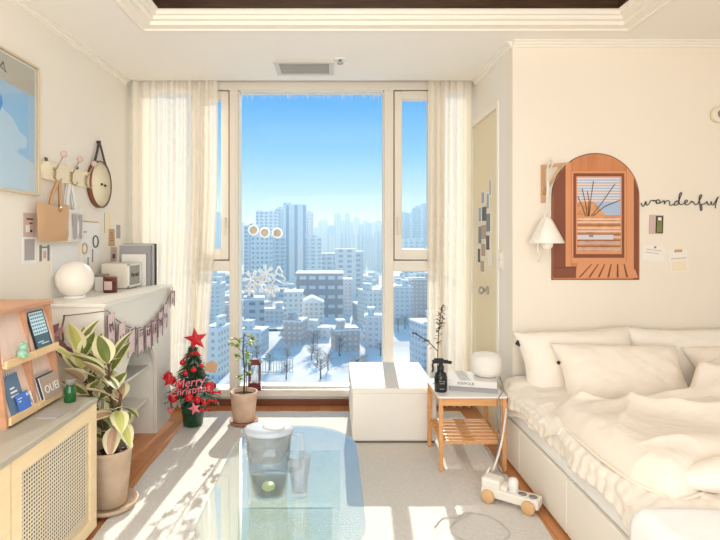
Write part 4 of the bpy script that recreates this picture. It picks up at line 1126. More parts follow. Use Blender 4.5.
# spray bottle
c = Vector((.572, 2.735, Z1)); 
t = thing('spray_bottle', 'black spray bottle with trigger on the bamboo side table', 'bottle', c)
m = MB(); m.lathe([(0, 0), (.031, 0), (.034, .004), (.034, .075), (.028, .095), (.014, .108), (.013, .125), (0, .125)], 28); bd = m.build('bottle_body', 'black_gloss', t)
m = MB()
for (a, b, z) in ((-.016, -.004, .058), (.003, .015, .057), (-.012, .012, .046), (-.012, .010, .018)): m.box(a, b, -.0352, -.0325, z, z + .004)
m.build('bottle_label', 'cord_grey', bd)
m = MB(); m.lathe([(.017, .112), (.017, .132), (.012, .136), (.010, .15), (0, .15)], 18); m.build('collar', 'black', t)
m = MB(); m.box(-.045, .040, -.010, .010, .146, .164, .005); m.box(-.035, .015, -.011, .011, .160, .172, .005); m.tube([(.038, 0, .152), (.056, 0, .150)], .0085, 10); m.build('spray_head', 'black', t)
m = MB(); m.tube([(-.035, 0, .152), (-.044, 0, .138), (-.040, 0, .115), (-.046, 0, .100)], .005, 8); m.build('trigger', 'black', t)
# glass vase with twig behind
c = Vector((.580, 2.87, Z1))
t = thing('bud_vase', 'small clear glass vase behind the black spray bottle', 'vase', c)
m = MB(); m.lathe([(0, .001), (.034, .001), (.040, .02), (.036, .06), (.016, .085), (.020, .098), (.018, .098), (.014, .085), (.034, .058), (.037, .02), (.03, .006), (0, .006)], 24); m.build('vase_body', 'clear_glass', t)
t = thing('dried_branch', 'thin dark leafy branch standing in the glass vase by the curtain', 'branch', c + Vector((0, 0, .02)))
m = MB(); main = [(0, 0, 0), (.003, 0, .12), (.008, 0, .26), (.018, 0, .35), (.03, -.005, .42)]; br2 = [(.004, 0, .16), (-.05, -.01, .215), (-.10, -.01, .245), (-.145, -.015, .27)]; br3 = [(.008, 0, .27), (.03, .01, .32), (.036, .01, .345)]
for b_ in (main, br2, br3): m.tube(b_, [.0026] * (len(b_) - 1) + [.0012], 5)
m.build('twig', 'stem', t)
m = MB(); pr = random.Random(2)
for b_, n in ((main, 38), (br2, 22), (br3, 8)):
    for k in range(n):
        f = .38 + .62 * k / n if b_ is main else .15 + .85 * k / n
        q = f * (len(b_) - 1); i = min(int(q), len(b_) - 2)
        small_leaf(m, Vector(b_[i]).lerp(Vector(b_[i + 1]), q - i), pr.uniform(0, 6.28), pr.uniform(-.5, .9), pr.uniform(.018, .034), .0058)
m.build('leaves', ['book_dark'], t)
# books and speaker
R5 = math.radians(-14)
def flatbook(name, lb, c, w, d, h, rot, mt, ttl):
    t = thing(name, lb, 'book', c, 'books under the round speaker', rot)
    m = MB(); m.box(-w / 2 + .003, w / 2 - .002, -d / 2 + .002, d / 2 - .003, .0025, h - .0025); m.build('pages', 'paper', t)
    m = MB(); m.box(-w / 2, w / 2, -d / 2, d / 2, 0, .0025); m.box(-w / 2, w / 2, -d / 2, d / 2, h - .0025, h); m.box(-w / 2, w / 2, -d / 2 - .0015, -d / 2 + .001, 0, h); cv = m.build('cover', mt, t)
    m = MB()
    if not ttl: m.box(-w * .3, w * .12, -d / 2 - .0022, -d / 2 - .001, h * .35, h * .65)
    else: m.text(ttl, h * .62, Matrix.Translation((-.03, -d / 2 - .002, h / 2)) @ RX, .0004); m.build('spine_title', 'book_dark', cv); return t
flatbook('book', 'lower thinner grey book lying on the bamboo side table', (.760, 2.815, Z1), .245, .20, .022, R5, 'book_grey', '')
flatbook('book', 'thick white book lying directly under the round white speaker', (.757, 2.82, Z1 + .0225), .250, .195, .034, R5, 'book_white', 'KINFOLK')
c = Vector((.838, 2.825, Z1 + .0570))
t = thing('smart_speaker', 'rounded white fabric speaker on top of the books on the side table', 'speaker', c)
m = MB(); m.lathe([(0, .002), (.055, .002), (.068, .010), (.080, .03), (.084, .065), (.080, .10), (.070, .116), (.056, .121), (0, .121)], 40); m.build('speaker_body', 'white_fabric', t)
m = MB(); m.lathe([(0, 0), (.05, 0), (.05, .004), (0, .004)], 28); m.build('speaker_base', 'cord_grey', t)
# cable down from the table
m = MB((.84, 2.62, .2)); m.tube(smooth([(.90, 2.79, Z1 + .06), (.876, 2.66, Z1 + .03), (.838, 2.63, Z1 - .02), (.835, 2.632, .25), (.842, 2.63, .16), (.830, 2.628, .08), (.85, 2.63, .022), (.87, 2.61, .018)]), .003, 6); m.tube([(.850, 2.632, Z1 - .01), (.852, 2.625, .25), (.845, 2.63, .12), (.86, 2.60, .02)], .002, 6)
tag(m.build('power_cord', 'cord_grey'), 'grey power cord hanging down from the bamboo side table', 'cord')

# ---------------------------------------------------------------- pull toy
c = Vector((.792, 2.315, RUG)); ra = math.radians(-36)
t = thing('pull_toy', 'white toy truck with wooden wheels on the rug beside the bed', 'toy', c, None, ra)
m = MB(); m.box(-.12, .13, -.035, .035, .022, .062, .006); m.box(-.12, -.035, -.036, .036, .055, .105, .012); m.build('truck_body', 'toy_white', t)
m = MB()
for a in (.055, .10): m.lathe([(0, 0), (.018, 0), (.018, .002), (0, .002)], 18, c=(a, 0, .062))
m.build('peg_hole', 'cord_grey', t)
m = MB(); m.lathe([(0, .060), (.019, .060), (.022, .066), (.022, .11), (.016, .12), (0, .122)], 8, c=(.015, 0, 0)); m.build('peg_figure', 'white', t)
m = MB(); m.box(-.034, -.005, -.03, .03, .062, .085, .004); m.build('seat_block', 'toy_white', t)
for a in (-.085, .09):
    for s_ in (-1, 1):
        m = MB(); m.lathe([(0, -.008), (.026, -.008), (.029, -.005), (.029, .005), (.026, .008), (0, .008)], 26, M=Matrix.Translation((a, s_ * .045, .029)) @ RX); m.build('wheel', 'wheel_wood', t)
# pull cord draped over the bed corner and on the rug
m = MB((.86, 2.52, .1)); m.tube(smooth([(.705, 2.39, .105), (.735, 2.42, .13), (.76, 2.45, .11), (.82, 2.52, .2), (.875, 2.62, .31), (.895, 2.68, .355), (.905, 2.72, .365), (.905, 2.75, .34), (.900, 2.76, .25), (.895, 2.77, .1)]), .0055, 8)
tag(m.build('pull_rope', 'cord'), 'white rope leading from the toy truck up beside the bed', 'rope')
m = MB((.6, 2.1, RUG)); m.tube(smooth([(.42, 2.13, RUG + .003), (.47, 2.20, RUG + .003), (.53, 2.20, RUG + .003), (.58, 2.24, RUG + .003), (.66, 2.215, RUG + .003), (.71, 2.13, RUG + .003), (.70, 2.06, RUG + .003), (.62, 2.02, RUG + .003), (.53, 2.03, RUG + .003), (.48, 2.09, RUG + .003), (.50, 2.15, RUG + .003), (.56, 2.20, RUG + .006), (.60, 2.235, RUG + .007)]), .0022, 6)
tag(m.build('cable', 'cord_mid'), 'thin grey cable lying in a loop on the rug near the bed', 'cable')

# ---------------------------------------------------------------- bed
BX, BX1, BY0, BY1 = .935, 2.46, .75, 2.862
o = (1.7, 1.8, 0)
t = thing('bed', 'cream upholstered bed base with drawers along the right wall', 'bed', o)
m = MB(o); m.box(BX + .02, BX1, BY0, BY1, .02, .245, .008); m.build('bed_base', 'bed_base', t)
for (a, b) in ((2.60, BY1), (2.075, 2.594), (1.42, 2.069), (BY0, 1.414)):
    m = MB(o); m.box(BX, BX + .022, a, b, .018, .240, .005); m.build('drawer_front', 'bed_base', t)
t = thing('mattress', 'white mattress lying on the cream bed base', 'mattress', (1.7, 1.8, .245))
m = MB((1.7, 1.8, .245)); m.box(BX + .002, BX1 - .01, BY0 + .02, BY1 - .006, .2455, .397, .022, 4); m.build('mattress_body', 'sheet', t)
# quilted pad over the mattress, hanging over the window-side edge
MTZ = .400
def pad_edge(y):     # how low the pad hangs on the open side
    return .325 + .014 * math.sin(5 * y + 1) + .012 * math.sin(11 * y) - .03 * sstep(1.75, 1.5, y)
t = thing('quilted_pad', 'cream quilted bed pad hanging over the mattress edge', 'bedspread', (1.7, 1.8, MTZ))
m = MB((1.7, 1.8, MTZ))
U0 = .12
def pad(u, v):
    y = 1.0 + (2.855 - 1.0) * v
    s_ = u * (U0 + 1.45)
    q = .012 * abs(math.sin(PI * y / .055)) * abs(math.sin(PI * (s_) / .055)) ** .6 * .95
    wr = .012 * fbm((s_, y), 5) + .006 * fbm((s_, y), 14, 3)
    if s_ < U0:
        lo = pad_edge(y); f = s_ / U0
        z = lo + (MTZ + .014 - lo) * sstep(0, 1, f) ** .9
        xx = BX - .012 + .022 * sstep(.55, 1.0, f) ** 2 - .012 * math.sin(17 * y) * (1 - f) - wr * 1.2 - q - .012 * (1 - f) * math.sin(7 * y + 2)
        return Vector((xx, y, z))
    return Vector((BX + .01 + (s_ - U0), y, MTZ + .016 + wr * .7 + q + .008 * min(1, (s_ - U0) / .05)))
m.grid(pad, 120, 130, thick=.006); m.build('pad_cloth', 'pad', t)

# duvet: a thick folded quilt
DL = [(2.62, 1.02), (2.45, 1.0), (2.30, .975), (2.15, .955), (2.0, .948), (1.80, .945), (1.66, .955), (1.58, .985), (1.50, 1.04)]   # (y, left x) 
def dleft(y):
    for (a, b) in zip(DL, DL[1:]):
        if a[0] >= y >= b[0]: return a[1] + (b[1] - a[1]) * (a[0] - y) / (a[0] - b[0])
    return DL[0][1] if y > DL[0][0] else DL[-1][1]
t = thing('duvet', 'rumpled cream duvet thrown over the bed', 'duvet', (1.75, 2.1, .5))
m = MB((1.75, 2.1, .5))
def dfront(x):       # near boundary y over x
    return 1.53 + .10 * sstep(1.0, 1.25, x) - .04 * sstep(1.5, 1.9, x)
def ridge(x, y, k, sc, ax, ay):
    p = Vector(((x * ax + y * ay) * sc, (x * -ay + y * ax) * sc * .35, k)); return (1 - abs(noise.noise(p)) * 2) ** 2
def dtop(x, y, xl, yf):
    ex = x - xl; ey = y - yf
    e_ = min(ex, ey * 1.0)
    edge = (1 - (1 - min(1, max(0, e_) / .11)) ** 2) ** .5
    body = .085 + .05 * sstep(1.2, 2.2, x) + .03 * fbm((x, y), 2.2, 1)
    fold = .052 * ridge(x, y, 2.3, 3.2, .55, .83) * sstep(0.02, .2, e_) + .024 * ridge(x, y, 7.7, 6, .8, -.6) * sstep(.03, .15, e_) + .005 * fbm((x, y), 10, 5)
    back = .06 * math.exp(-((y - (2.42 - .05 * (x - 1.2))) / .10) ** 2) * sstep(1.35, 1.7, x) 
    fl = -.035 * math.exp(-((y - (2.20 - .03 * (x - 1.2))) / .035) ** 2) * sstep(1.0, 1.2, x)     # crease of the turned-back edge
    return (body + fold + back + fl) * edge
def duv(u, v, lower=False):
    xq = .9 + u * 1.56; y0 = 2.30 + .30 * sstep(1.45, 1.85, xq) + .015 * math.sin(u * 9)
    # v: 0 near edge .. 1 back
    x = .9 + u * 1.56
    yf = dfront(max(x, 1.0)); y = yf + (y0 - yf) * v
    xl = dleft(y); x = xl + (2.44 - xl) * u
    yf = dfront(x); y = yf + (y0 - yf) * v
    if u == 0 or v == 0 or v == 1 or u == 1 or lower:
        h = 0
    else:
        h = dtop(x, y, xl, yf)
        h *= (1 - (1 - min(1, (y0 - y) / .08)) ** 2) ** .5
    base = MTZ + .020
    off = x - (BX + .005)
    if off < 0: base -= .09 * min(1, (-off) / .05) ** 1.0
    return Vector((x - (.012 * h / .08 if off < .1 else 0), y, base + h))
m.grid(lambda u, v: duv(u ** 1.35, v), 170, 130)
m.build('duvet_cover', 'duvet', t)
hm = []
for k in range(24): y_ = 2.28 - (2.28 - 1.56) * k / 23; hm.append((dleft(y_) - .004, y_, MTZ + .020 - (.09 * min(1, max(0, (BX + .005 - dleft(y_)) / .05))) + .006))
for k in range(16): x_ = 1.0 + .8 * k / 15; hm.append((x_, dfront(x_) - .006, MTZ + .030))
h_ = MB((1.75, 2.1, .5)); h_.tube(smooth(hm, 3), .006, 6); h_.build('hem', 'duvet', t)
# rolled corner of the duvet near the foot
m = MB((1.75, 2.1, .5))
def roll(u, v):
    a = 2 * PI * v; k = math.sin(PI * min(.999, max(.001, u))) ** .45
    c = Vector((1.045, 1.585, MTZ + .066)).lerp(Vector((1.72, 1.66, MTZ + .085)), u)
    r_ = (.050 + .012 * math.sin(6 * u) + .010 * ridge(u, v, 1.5, 3, .6, .8)) * k
    return c + Vector((0.2 * r_ * math.cos(a), 1.25 * r_ * math.cos(a), r_ * math.sin(a)))
m.grid(roll, 60, 28); m.build('duvet_fold', 'duvet', t)

# sheet bunched beneath the pillows
t = thing('bed_sheet', 'cream sheet edge bunched at the bed corner under the pillows', 'sheet', (1.3, 2.65, MTZ))
m = MB((1.3, 2.65, MTZ))
def sh(u, v):
    y = 2.12 + .71 * v; s_ = u * .75
    k_ = sstep(0, .5, v); lo = .30 - .03 * math.sin(9 * v) + .10 * (1 - k_)
    wv = .014 * ridge(s_, y, 3.1, 6, .3, .95) + .010 * fbm((s_, y), 9)
    if s_ < .15: return Vector((BX - .018 + .004 * (1 - k_) - wv * .8 + .03 * (s_ / .15) ** 2, y, lo + (MTZ + .022 + .010 * k_ - lo) * sstep(0, 1, s_ / .15)))
    return Vector((BX + .012 + (s_ - .15), y, MTZ + .022 + .010 * k_ + wv + .012 * (min(1, (s_ - .15) / .05))))
m.grid(sh, 60, 50, thick=.004); m.build('sheet_cloth', 'pad', t)

# pillows
def pillow(name, lb, c, w, h, th, rx, rz, seed, mt='duvet', tagc=None, ry=0):
    t = thing(name, lb, 'pillow', c, 'pillows on the bed')
    M4 = Matrix.Rotation(rz, 4, 'Z') @ Matrix.Rotation(rx, 4, 'X') @ Matrix.Rotation(ry, 4, 'Y')
    m = MB()
    def f(sg):
        def g(u, v):
            a, b = 2 * u - 1, 2 * v - 1
            px_ = a * w / 2 * (1 - .10 * (1 - b * b)); pz = b * h / 2 * (1 - .10 * (1 - b * b) * a * a - .05 * a * a * (1 - b * b) + .0)
            pz *= 1 - .08 * (1 - a * a) * b * b
            k = max(.06, max(0, (1 - a ** 4) * (1 - b ** 4)) ** .5)
            wr = .010 * fbm((a * 1.2, b), 2.6, seed) + .006 * ridge(a, b, seed, 3, .7, .7) * k
            return M4 @ Vector((px_, -sg * (th / 2 * k + wr * k), pz + .006 * fbm((a, b), 3, seed + 4)))
        return g
    m.grid(f(1), 40, 28); m.grid(f(-1), 40, 28)
    bmesh.ops.bridge_loops(m.bm, edges=[e_ for e_ in m.bm.edges if e_.is_boundary]); bmesh.ops.recalc_face_normals(m.bm, faces=m.bm.faces)
    m.build('pillow_case', mt, t)
    if tagc:
        a, b = tagc; q = Vector((a * w / 2, -.004, b * h / 2))
        m = MB(); kk = 1.5 if mt == 'pad' else .9; m.box(-.008 * kk, .009 * kk, -.008, .002, -.009 * kk, .009 * kk, .002, M=M4 @ Matrix.Translation(q) @ Matrix.Rotation(.7, 4, 'Y')); m.build('pillow_tag', 'black', t)
    return t
pillow('pillow', 'white pillow with a small black tag leaning on the wall at the left bed corner', (1.30, 2.735, .540), .64, .37, .19, -.36, .03, 1, 'pad', (-.955, .66), -.05)
pillow('pillow', 'plump cream pillow in front of the white tagged pillow', (1.425, 2.55, .524), .64, .33, .17, -.62, .02, 4, 'duvet', (-.95, .35), .03)
pillow('pillow', 'white pillow behind the right end of the front cream pillow', (1.90, 2.76, .546), .68, .36, .14, -.28, 0, 7, 'pad')
pillow('pillow', 'cream pillow lying low at the right side of the bed', (2.10, 2.62, .52), .56, .30, .15, -.75, .05, 9, 'duvet')

# white folded blanket at the foot
t = thing('folded_blanket', 'smooth white folded blanket draped over the near end of the bed', 'blanket', (1.7, 1.2, .45))
m = MB((1.7, 1.2, .45))
def bl(u, v):
    y = .9 + .56 * v; s_ = u * 1.9
    yy = y + .004 * math.sin(9 * s_)
    top = MTZ + .05 + .006 * fbm((s_, y), 4) + (.0 if v < .96 else -.022 * ((v - .96) / .04) ** 2)
    if s_ < .26: 
        f = s_ / .26; return Vector((BX - .095 + .01 * math.sin(8 * y) * (1 - f) + .028 * sstep(.75, 1, f) , yy, .24 + (top - .24) * sstep(0, 1, f * 1.0) ))
    return Vector((BX - .067 + (s_ - .26) * .95, yy, top))
m.grid(bl, 90, 40, thick=.018); m.build('blanket_cloth', 'sheet', t)

# ---------------------------------------------------------------- bed wall decoration
WY = BEDY
S_ = FOC / WY
def BW(px, py): return ((px - CX) / S_, CAMZ - (py - CY) / S_)
ax0, az1 = BW(552, 154); ax1, az0 = BW(638, 279)
cx_, rr_ = (ax0 + ax1) / 2, (ax1 - ax0) / 2; sz_ = az1 - rr_
t = thing('arch_picture', 'arched wall picture of a sunlit wooden window above the bed', 'picture', (cx_, WY, az0))
o = (cx_, WY, az0)
def arch(r, zb, dz=0): return [(cx_ - r, zb), (cx_ + r, zb)] + [(cx_ + r * math.cos(PI * k / 32), sz_ + r * math.sin(PI * k / 32) + dz) for k in range(33)]
m = MB(o); m.prism_y(arch(rr_ + .004, az0 - .004), WY - .006, WY - .001); m.build('backing', 'leather', t)
m = MB(o); m.prism_y(arch(rr_, az0), WY - .008, WY - .006)
W_, H_ = 2 * rr_, az1 - az0
def pf(mi, pts, lay): m.mi = mi; m.prism_y([(ax0 + a * W_, az0 + b * H_) for a, b in pts], WY - .008 - .0004 * lay, WY - .0075)
def pr_(mi, a, b, c, d, lay): pf(mi, [(a, c), (b, c), (b, d), (a, d)], lay)
def hc(a): return min(.995, (sz_ - az0 + rr_ * math.sqrt(max(0, 1 - (2 * a - 1) ** 2))) / H_ - .003)
pf(2, [(.005, .02), (.15, .10), (.15, hc(.15)), (.09, hc(.09)), (.03, hc(.03)), (.008, hc(.008))], 1)     # dark left wall
pf(1, [(.15, .10), (.21, .10), (.21, hc(.21)), (.15, hc(.15))], 2)
pf(1, [(.86, .05), (.94, .05), (.94, hc(.94)), (.86, hc(.86))], 2)
pf(2, [(.94, .0), (.995, .0), (.995, hc(.995)), (.94, hc(.94))], 1)
pr_(1, .22, .85, .13, .86, 2); pr_(2, .24, .83, .17, .845, 3); pr_(1, .27, .80, .20, .82, 4)
pr_(3, .285, .785, .50, .815, 5); pr_(4, .285, .785, .22, .50, 5); pf(4, [(.285, .50), (.62, .50), (.50, .60), (.40, .66), (.285, .60)], 6)
pr_(7, .285, .70, .315, .36, 6); pr_(2, .42, .47, .33, .35, 7)
for k in range(9): pr_(5, .285, .785, .795 - k * .022, .805 - k * .022, 7)
for k in range(11): pr_((5, 5, 2, 5, 5, 2, 7, 2, 3, 2, 3)[k], .285, .785, .475 - k * .024, .483 - k * .024, 8)
pr_(1, .27, .80, .495, .51, 9)
m.mi = 6
def br_(pts): m.tube([(ax0 + a * W_, WY - .0115, az0 + b * H_) for a, b in pts], .0022, 4)
br_([(.40, .50), (.38, .60), (.34, .72)]); br_([(.42, .50), (.44, .64), (.47, .78)]); br_([(.44, .50), (.56, .60), (.72, .76)]); br_([(.46, .50), (.60, .58), (.78, .63)]); br_([(.38, .5), (.34, .58), (.29, .66)]); br_([(.41, .5), (.42, .62), (.40, .70)])
pf(1, [(.26, .01), (.99, .01), (.96, .07), (.80, .17), (.30, .15)], 3)
for k in range(6): pf(2, [(.30 + .11 * k, .015), (.325 + .11 * k, .015), (.46 + .075 * k, .12), (.445 + .075 * k, .12)], 4)
pr_(2, .01, .27, .01, .10, 5); pr_(6, .01, .27, .085, .10, 6)
m.build('print', ['arch_wood', 'arch_wood_light', 'arch_wood_dark', 'arch_sky', 'arch_leaf', 'arch_blind', 'arch_branch', 'arch_snow'], t)

# lamp on a wooden bracket
bx, bz = BW(543, 168); o = (bx, WY, bz)
t = thing('wall_bracket', 'wooden triangular wall bracket holding the hanging white lamp', 'bracket', o)
m = MB(o); m.box(bx - .014, bx + .010, WY - .016, WY - .001, 1.395, 1.605, .003); m.build('wall_plate', 'tote_tan', t)
m = MB(o); m.prism([(-.008, 0), (.008, 0), (.008, 1), (-.008, 1)], lambda s_, k: (bx + s_ + .075 * k, WY - .014 - .12 * k, 1.585), lambda s_, k: (bx + s_ + .075 * k, WY - .014 - .12 * k, 1.600)); m.build('arm', 'tote_tan', t)
m = MB(o); m.tube([(bx, WY - .012, 1.44), (bx + .055, WY - .10, 1.585)], .008, 8); m.build('brace', 'tote_tan', t)
lx, lz0 = BW(546.5, 243); ly = WY - .095
hx, _ = BW(552, 0)
t = thing('pendant_lamp', 'white cone shaded lamp hanging beside the arched picture', 'lamp', (lx + .005, ly, lz0))
o = (lx + .005, ly, lz0)
kx = ly / WY
lx *= kx
m = MB(o); m.lathe([(.088, 0), (.090, .004), (.034, .115), (.026, .128), (.020, .140), (0, .142), ], 36, c=(lx, ly, lz0)); m.lathe([(.086, 0), (.031, .113), (0, .118)], 36, c=(lx, ly, lz0)); m.build('lamp_shade', 'lamp_white', t)
m = MB(o); m.sphere((lx + .004, ly, lz0 - .004), .030, 1, 1, 1.1); m.build('bulb', 'bulb', t)
m = MB(o); m.tube([(lx, ly, lz0 + .14), (lx + .003, ly, lz0 + .26), (lx + .012, ly + .01, 1.605), (lx + .03, ly + .015, 1.618), (lx + .042, ly + .02, 1.60), (lx + .035, ly + .03, 1.58), (lx + .004, ly + .004, 1.56), (lx + .012, ly, lz0 + .3), (lx - .005, ly - .01, lz0 + .16), (lx - .06, ly - .05, lz0 + .04), (lx - .068, ly - .05, lz0 - .03), (lx - .05, ly - .045, lz0 - .07), (lx - .062, ly - .04, lz0 - .10)], .0042, 6); m.build('lamp_cord', 'cord', t)

# handwritten wire word
t = thing('wire_word', 'dark wire lettering reading wonderful on the wall above the bed', 'wall lettering', (BW(680, 200)[0], WY, BW(680, 200)[1]))
o = (BW(680, 200)[0], WY, BW(680, 200)[1])
# strokes in the pixels of an enlarged view (8.47 per photo pixel) starting at 635, 180
W1 = [(48, 195), (58, 222), (72, 218), (84, 190), (88, 182), (94, 214), (112, 205), (128, 178), (148, 172), (152, 180), (158, 172), (170, 180), (176, 195), (190, 200), (206, 188), (204, 172), (186, 168), (176, 180), (182, 196), (206, 196), (232, 180), (242, 176), (246, 206), (252, 186), (272, 174), (286, 182), (290, 212), (304, 214), (322, 206), (340, 186), (358, 178), (364, 184), (350, 176), (332, 192), (330, 210), (344, 216), (362, 196), (376, 150), (390, 116), (382, 108), (370, 130), (368, 180), (376, 208), (396, 206), (420, 194), (438, 182), (434, 170), (418, 178), (416, 198), (432, 212), (452, 204), (468, 190), (474, 178), (482, 190), (492, 186), (498, 202), (512, 210), (530, 196), (548, 160), (560, 132), (548, 128), (540, 156), (546, 220), (552, 258), (562, 248), (560, 222), (556, 206), (572, 206), (592, 196), (604, 182), (608, 198), (618, 212), (634, 204), (642, 182), (644, 206), (656, 212), (668, 196), (686, 164), (700, 142), (690, 168), (676, 218), (678, 240)]
pts = []
for i in range(len(W1)):
    px, py = 635 + W1[i][0] / 8.47, 180 + W1[i][1] / 8.47
    a, b = BW(px, py); pts.append(Vector((a, WY - .005, b)))
fine = []
for i in range(len(pts) - 1):
    p0, p1, p2, p3 = pts[max(0, i - 1)], pts[i], pts[i + 1], pts[min(len(pts) - 1, i + 2)]
    for k in range(4):
        s_ = k / 4
        fine.append(.5 * ((2 * p1) + (p2 - p0) * s_ + (2 * p0 - 5 * p1 + 4 * p2 - p3) * s_ * s_ + (3 * p1 - p0 - 3 * p2 + p3) * s_ ** 3))
fine.append(pts[-1])
m = MB(o); m.tube(fine, .0026, 6); m.build('wire', 'wire_dark', t)
# small cards
def wcard(px0, px1, py0, py1, lb, bg, deco, rot=0):
    a0, b1 = BW(px0, py0); a1, b0 = BW(px1, py1); c = ((a0 + a1) / 2, WY, (b0 + b1) / 2); w, h = a1 - a0, b1 - b0
    M4 = Matrix.Translation(c) @ Matrix.Rotation(rot, 4, 'Y')
    m = MB(c); m.box(-w / 2, w / 2, -.003, 0, -h / 2, h / 2, M=M4); mats = [bg]
    for i, (mt, p, q, r_, s_) in enumerate(deco):
        mats.append(mt); m.mi = i + 1; m.box((p - .5) * w, (q - .5) * w, -.0036 - .0003 * i, -.003, (r_ - .5) * h, (s_ - .5) * h, M=M4)
    tag(m.build('wall_card', mats), lb, 'card'); 
wcard(649, 663, 215, 234, 'small pink card with a dark arched window picture', 'pink_print', [('leather', .45, .98, .05, .95), ('leaf_dark', .55, .9, .1, .75), ('paper', .6, .85, .72, .88)], .03)
wcard(643, 665, 246, 261, 'pale slanted note pinned left below the arched window card', 'paper', [('pink_print', .1, .8, .7, .75), ('pink_print', .1, .7, .5, .55), ('cord_grey', .45, .55, .85, .98)], .12)
wcard(669, 688, 250, 272, 'pale note with a diagonal tape at right below the wire lettering', 'paper', [('cream', .12, .88, .05, .5), ('pink_print', .1, .9, .6, .64), ('tote_tan', .3, .7, .9, 1.02)], -.06)
a, b = BW(716, 115)
t = thing('thermostat', 'round white wall device near the right edge above the bed', 'wall device', (a + .01, WY, b))
m = MB(); m.lathe([(0, -.002), (.045, -.002), (.045, .02), (.038, .028), (0, .03)], 28, M=Matrix.Rotation(PI / 2, 4, 'X')); m.build('housing', 'switch', t)
m = MB(); m.lathe([(0, .029), (.022, .029), (.020, .034), (0, .034)], 20, M=Matrix.Rotation(PI / 2, 4, 'X')); m.build('dial', 'cord_grey', t)

# ---------------------------------------------------------------- glass coffee table
TZ = .275
tcx, tcy, tw_, tl_ = -.165, 2.005, .55, 1.12
t = thing('coffee_table', 'rounded clear glass coffee table in the middle of the rug', 'table', (tcx, tcy, RUG))
o = (tcx, tcy, RUG)
m = MB(o); m.prism_z(rrect(tw_, tl_, .255, 16, tcx, tcy), TZ - .010, TZ); m.build('tabletop', 'table_glass', t)
for yy, xa_, xb_ in ((2.285, -.37, .035), (1.80, -.325, .0)):
    m = MB(o); m.box(xa_, xb_, yy - .005, yy + .005, RUG, TZ - .0105, .001); m.build('glass_leg', 'table_glass', t)
# pitcher
c = Vector((-.228, 1.875, TZ + .0005))
t = thing('water_pitcher', 'clear plastic water filter pitcher with white lid on the glass table', 'pitcher', c)
E = Matrix.Diagonal((1.0, .82, 1, 1))
m = MB(); m.lathe([(0, .002), (.060, .002), (.066, .008), (.074, .12), (.084, .232), (.082, .232), (.071, .12), (.063, .012), (0, .008)], 44, M=E); m.build('pitcher_body', 'pitcher_clear', t)
m = MB(); m.lathe([(0, .0085), (.062, .0125), (.067, .066), (0, .066)], 40, M=E); m.build('water', 'water', t)
m = MB(); m.lathe([(.079, .228), (.076, .17), (.05, .125), (.03, .118), (0, .116)], 36, M=E); m.build('filter_funnel', 'funnel', t)
m = MB(); m.lathe([(.087, .228), (.089, .234), (.086, .241), (.060, .247), (0, .249)], 44, M=E); m.lathe([(.087, .228), (0, .228)], 44, M=E); ld = m.build('lid', 'lid_grey', t)
m = MB(); m.lathe([(.040, .244), (.042, .253), (.03, .254), (0, .252)], 32, c=(.022, 0, 0), M=E); m.build('lid_cap', 'cord', ld)
m = MB(); m.tube([(.080, 0, .222), (.118, 0, .215), (.122, 0, .16), (.114, 0, .10), (.072, 0, .085)], [.010, .011, .011, .010, .009], 10); m.build('pitcher_handle', 'pitcher_clear', t)
m = MB(); m.prism_z([(-.098, -.012), (-.078, -.03), (-.078, .03), (-.098, .012)], .222, .232); m.build('spout', 'pitcher_clear', t)
tl = thing('water_glint', 'pale green reflection shaped as a disc in the water of the pitcher', 'lemon slice', c + Vector((.0, -.012, .035)))
m = MB(); m.lathe([(0, -.003), (.022, -.003), (.024, 0), (.022, .003), (0, .003)], 24, M=Matrix.Rotation(.25, 4, 'X')); m.build('slice', 'lemon', tl)  # thin disc put in for a greenish reflection on the water
c = Vector((-.117, 1.865, TZ + .0005))
t = thing('drinking_glass', 'fluted clear drinking glass beside the pitcher on the glass table', 'glass', c)
m = MB(); m.lathe([(0, .001), (.028, .001), (.030, .006), (.031, .06), (.039, .132), (.041, .145), (.0385, .145), (.036, .132), (.028, .06), (.026, .018), (0, .016)], 72, flute=12, fdepth=.035); m.build('glass_body', 'cup_glass', t)
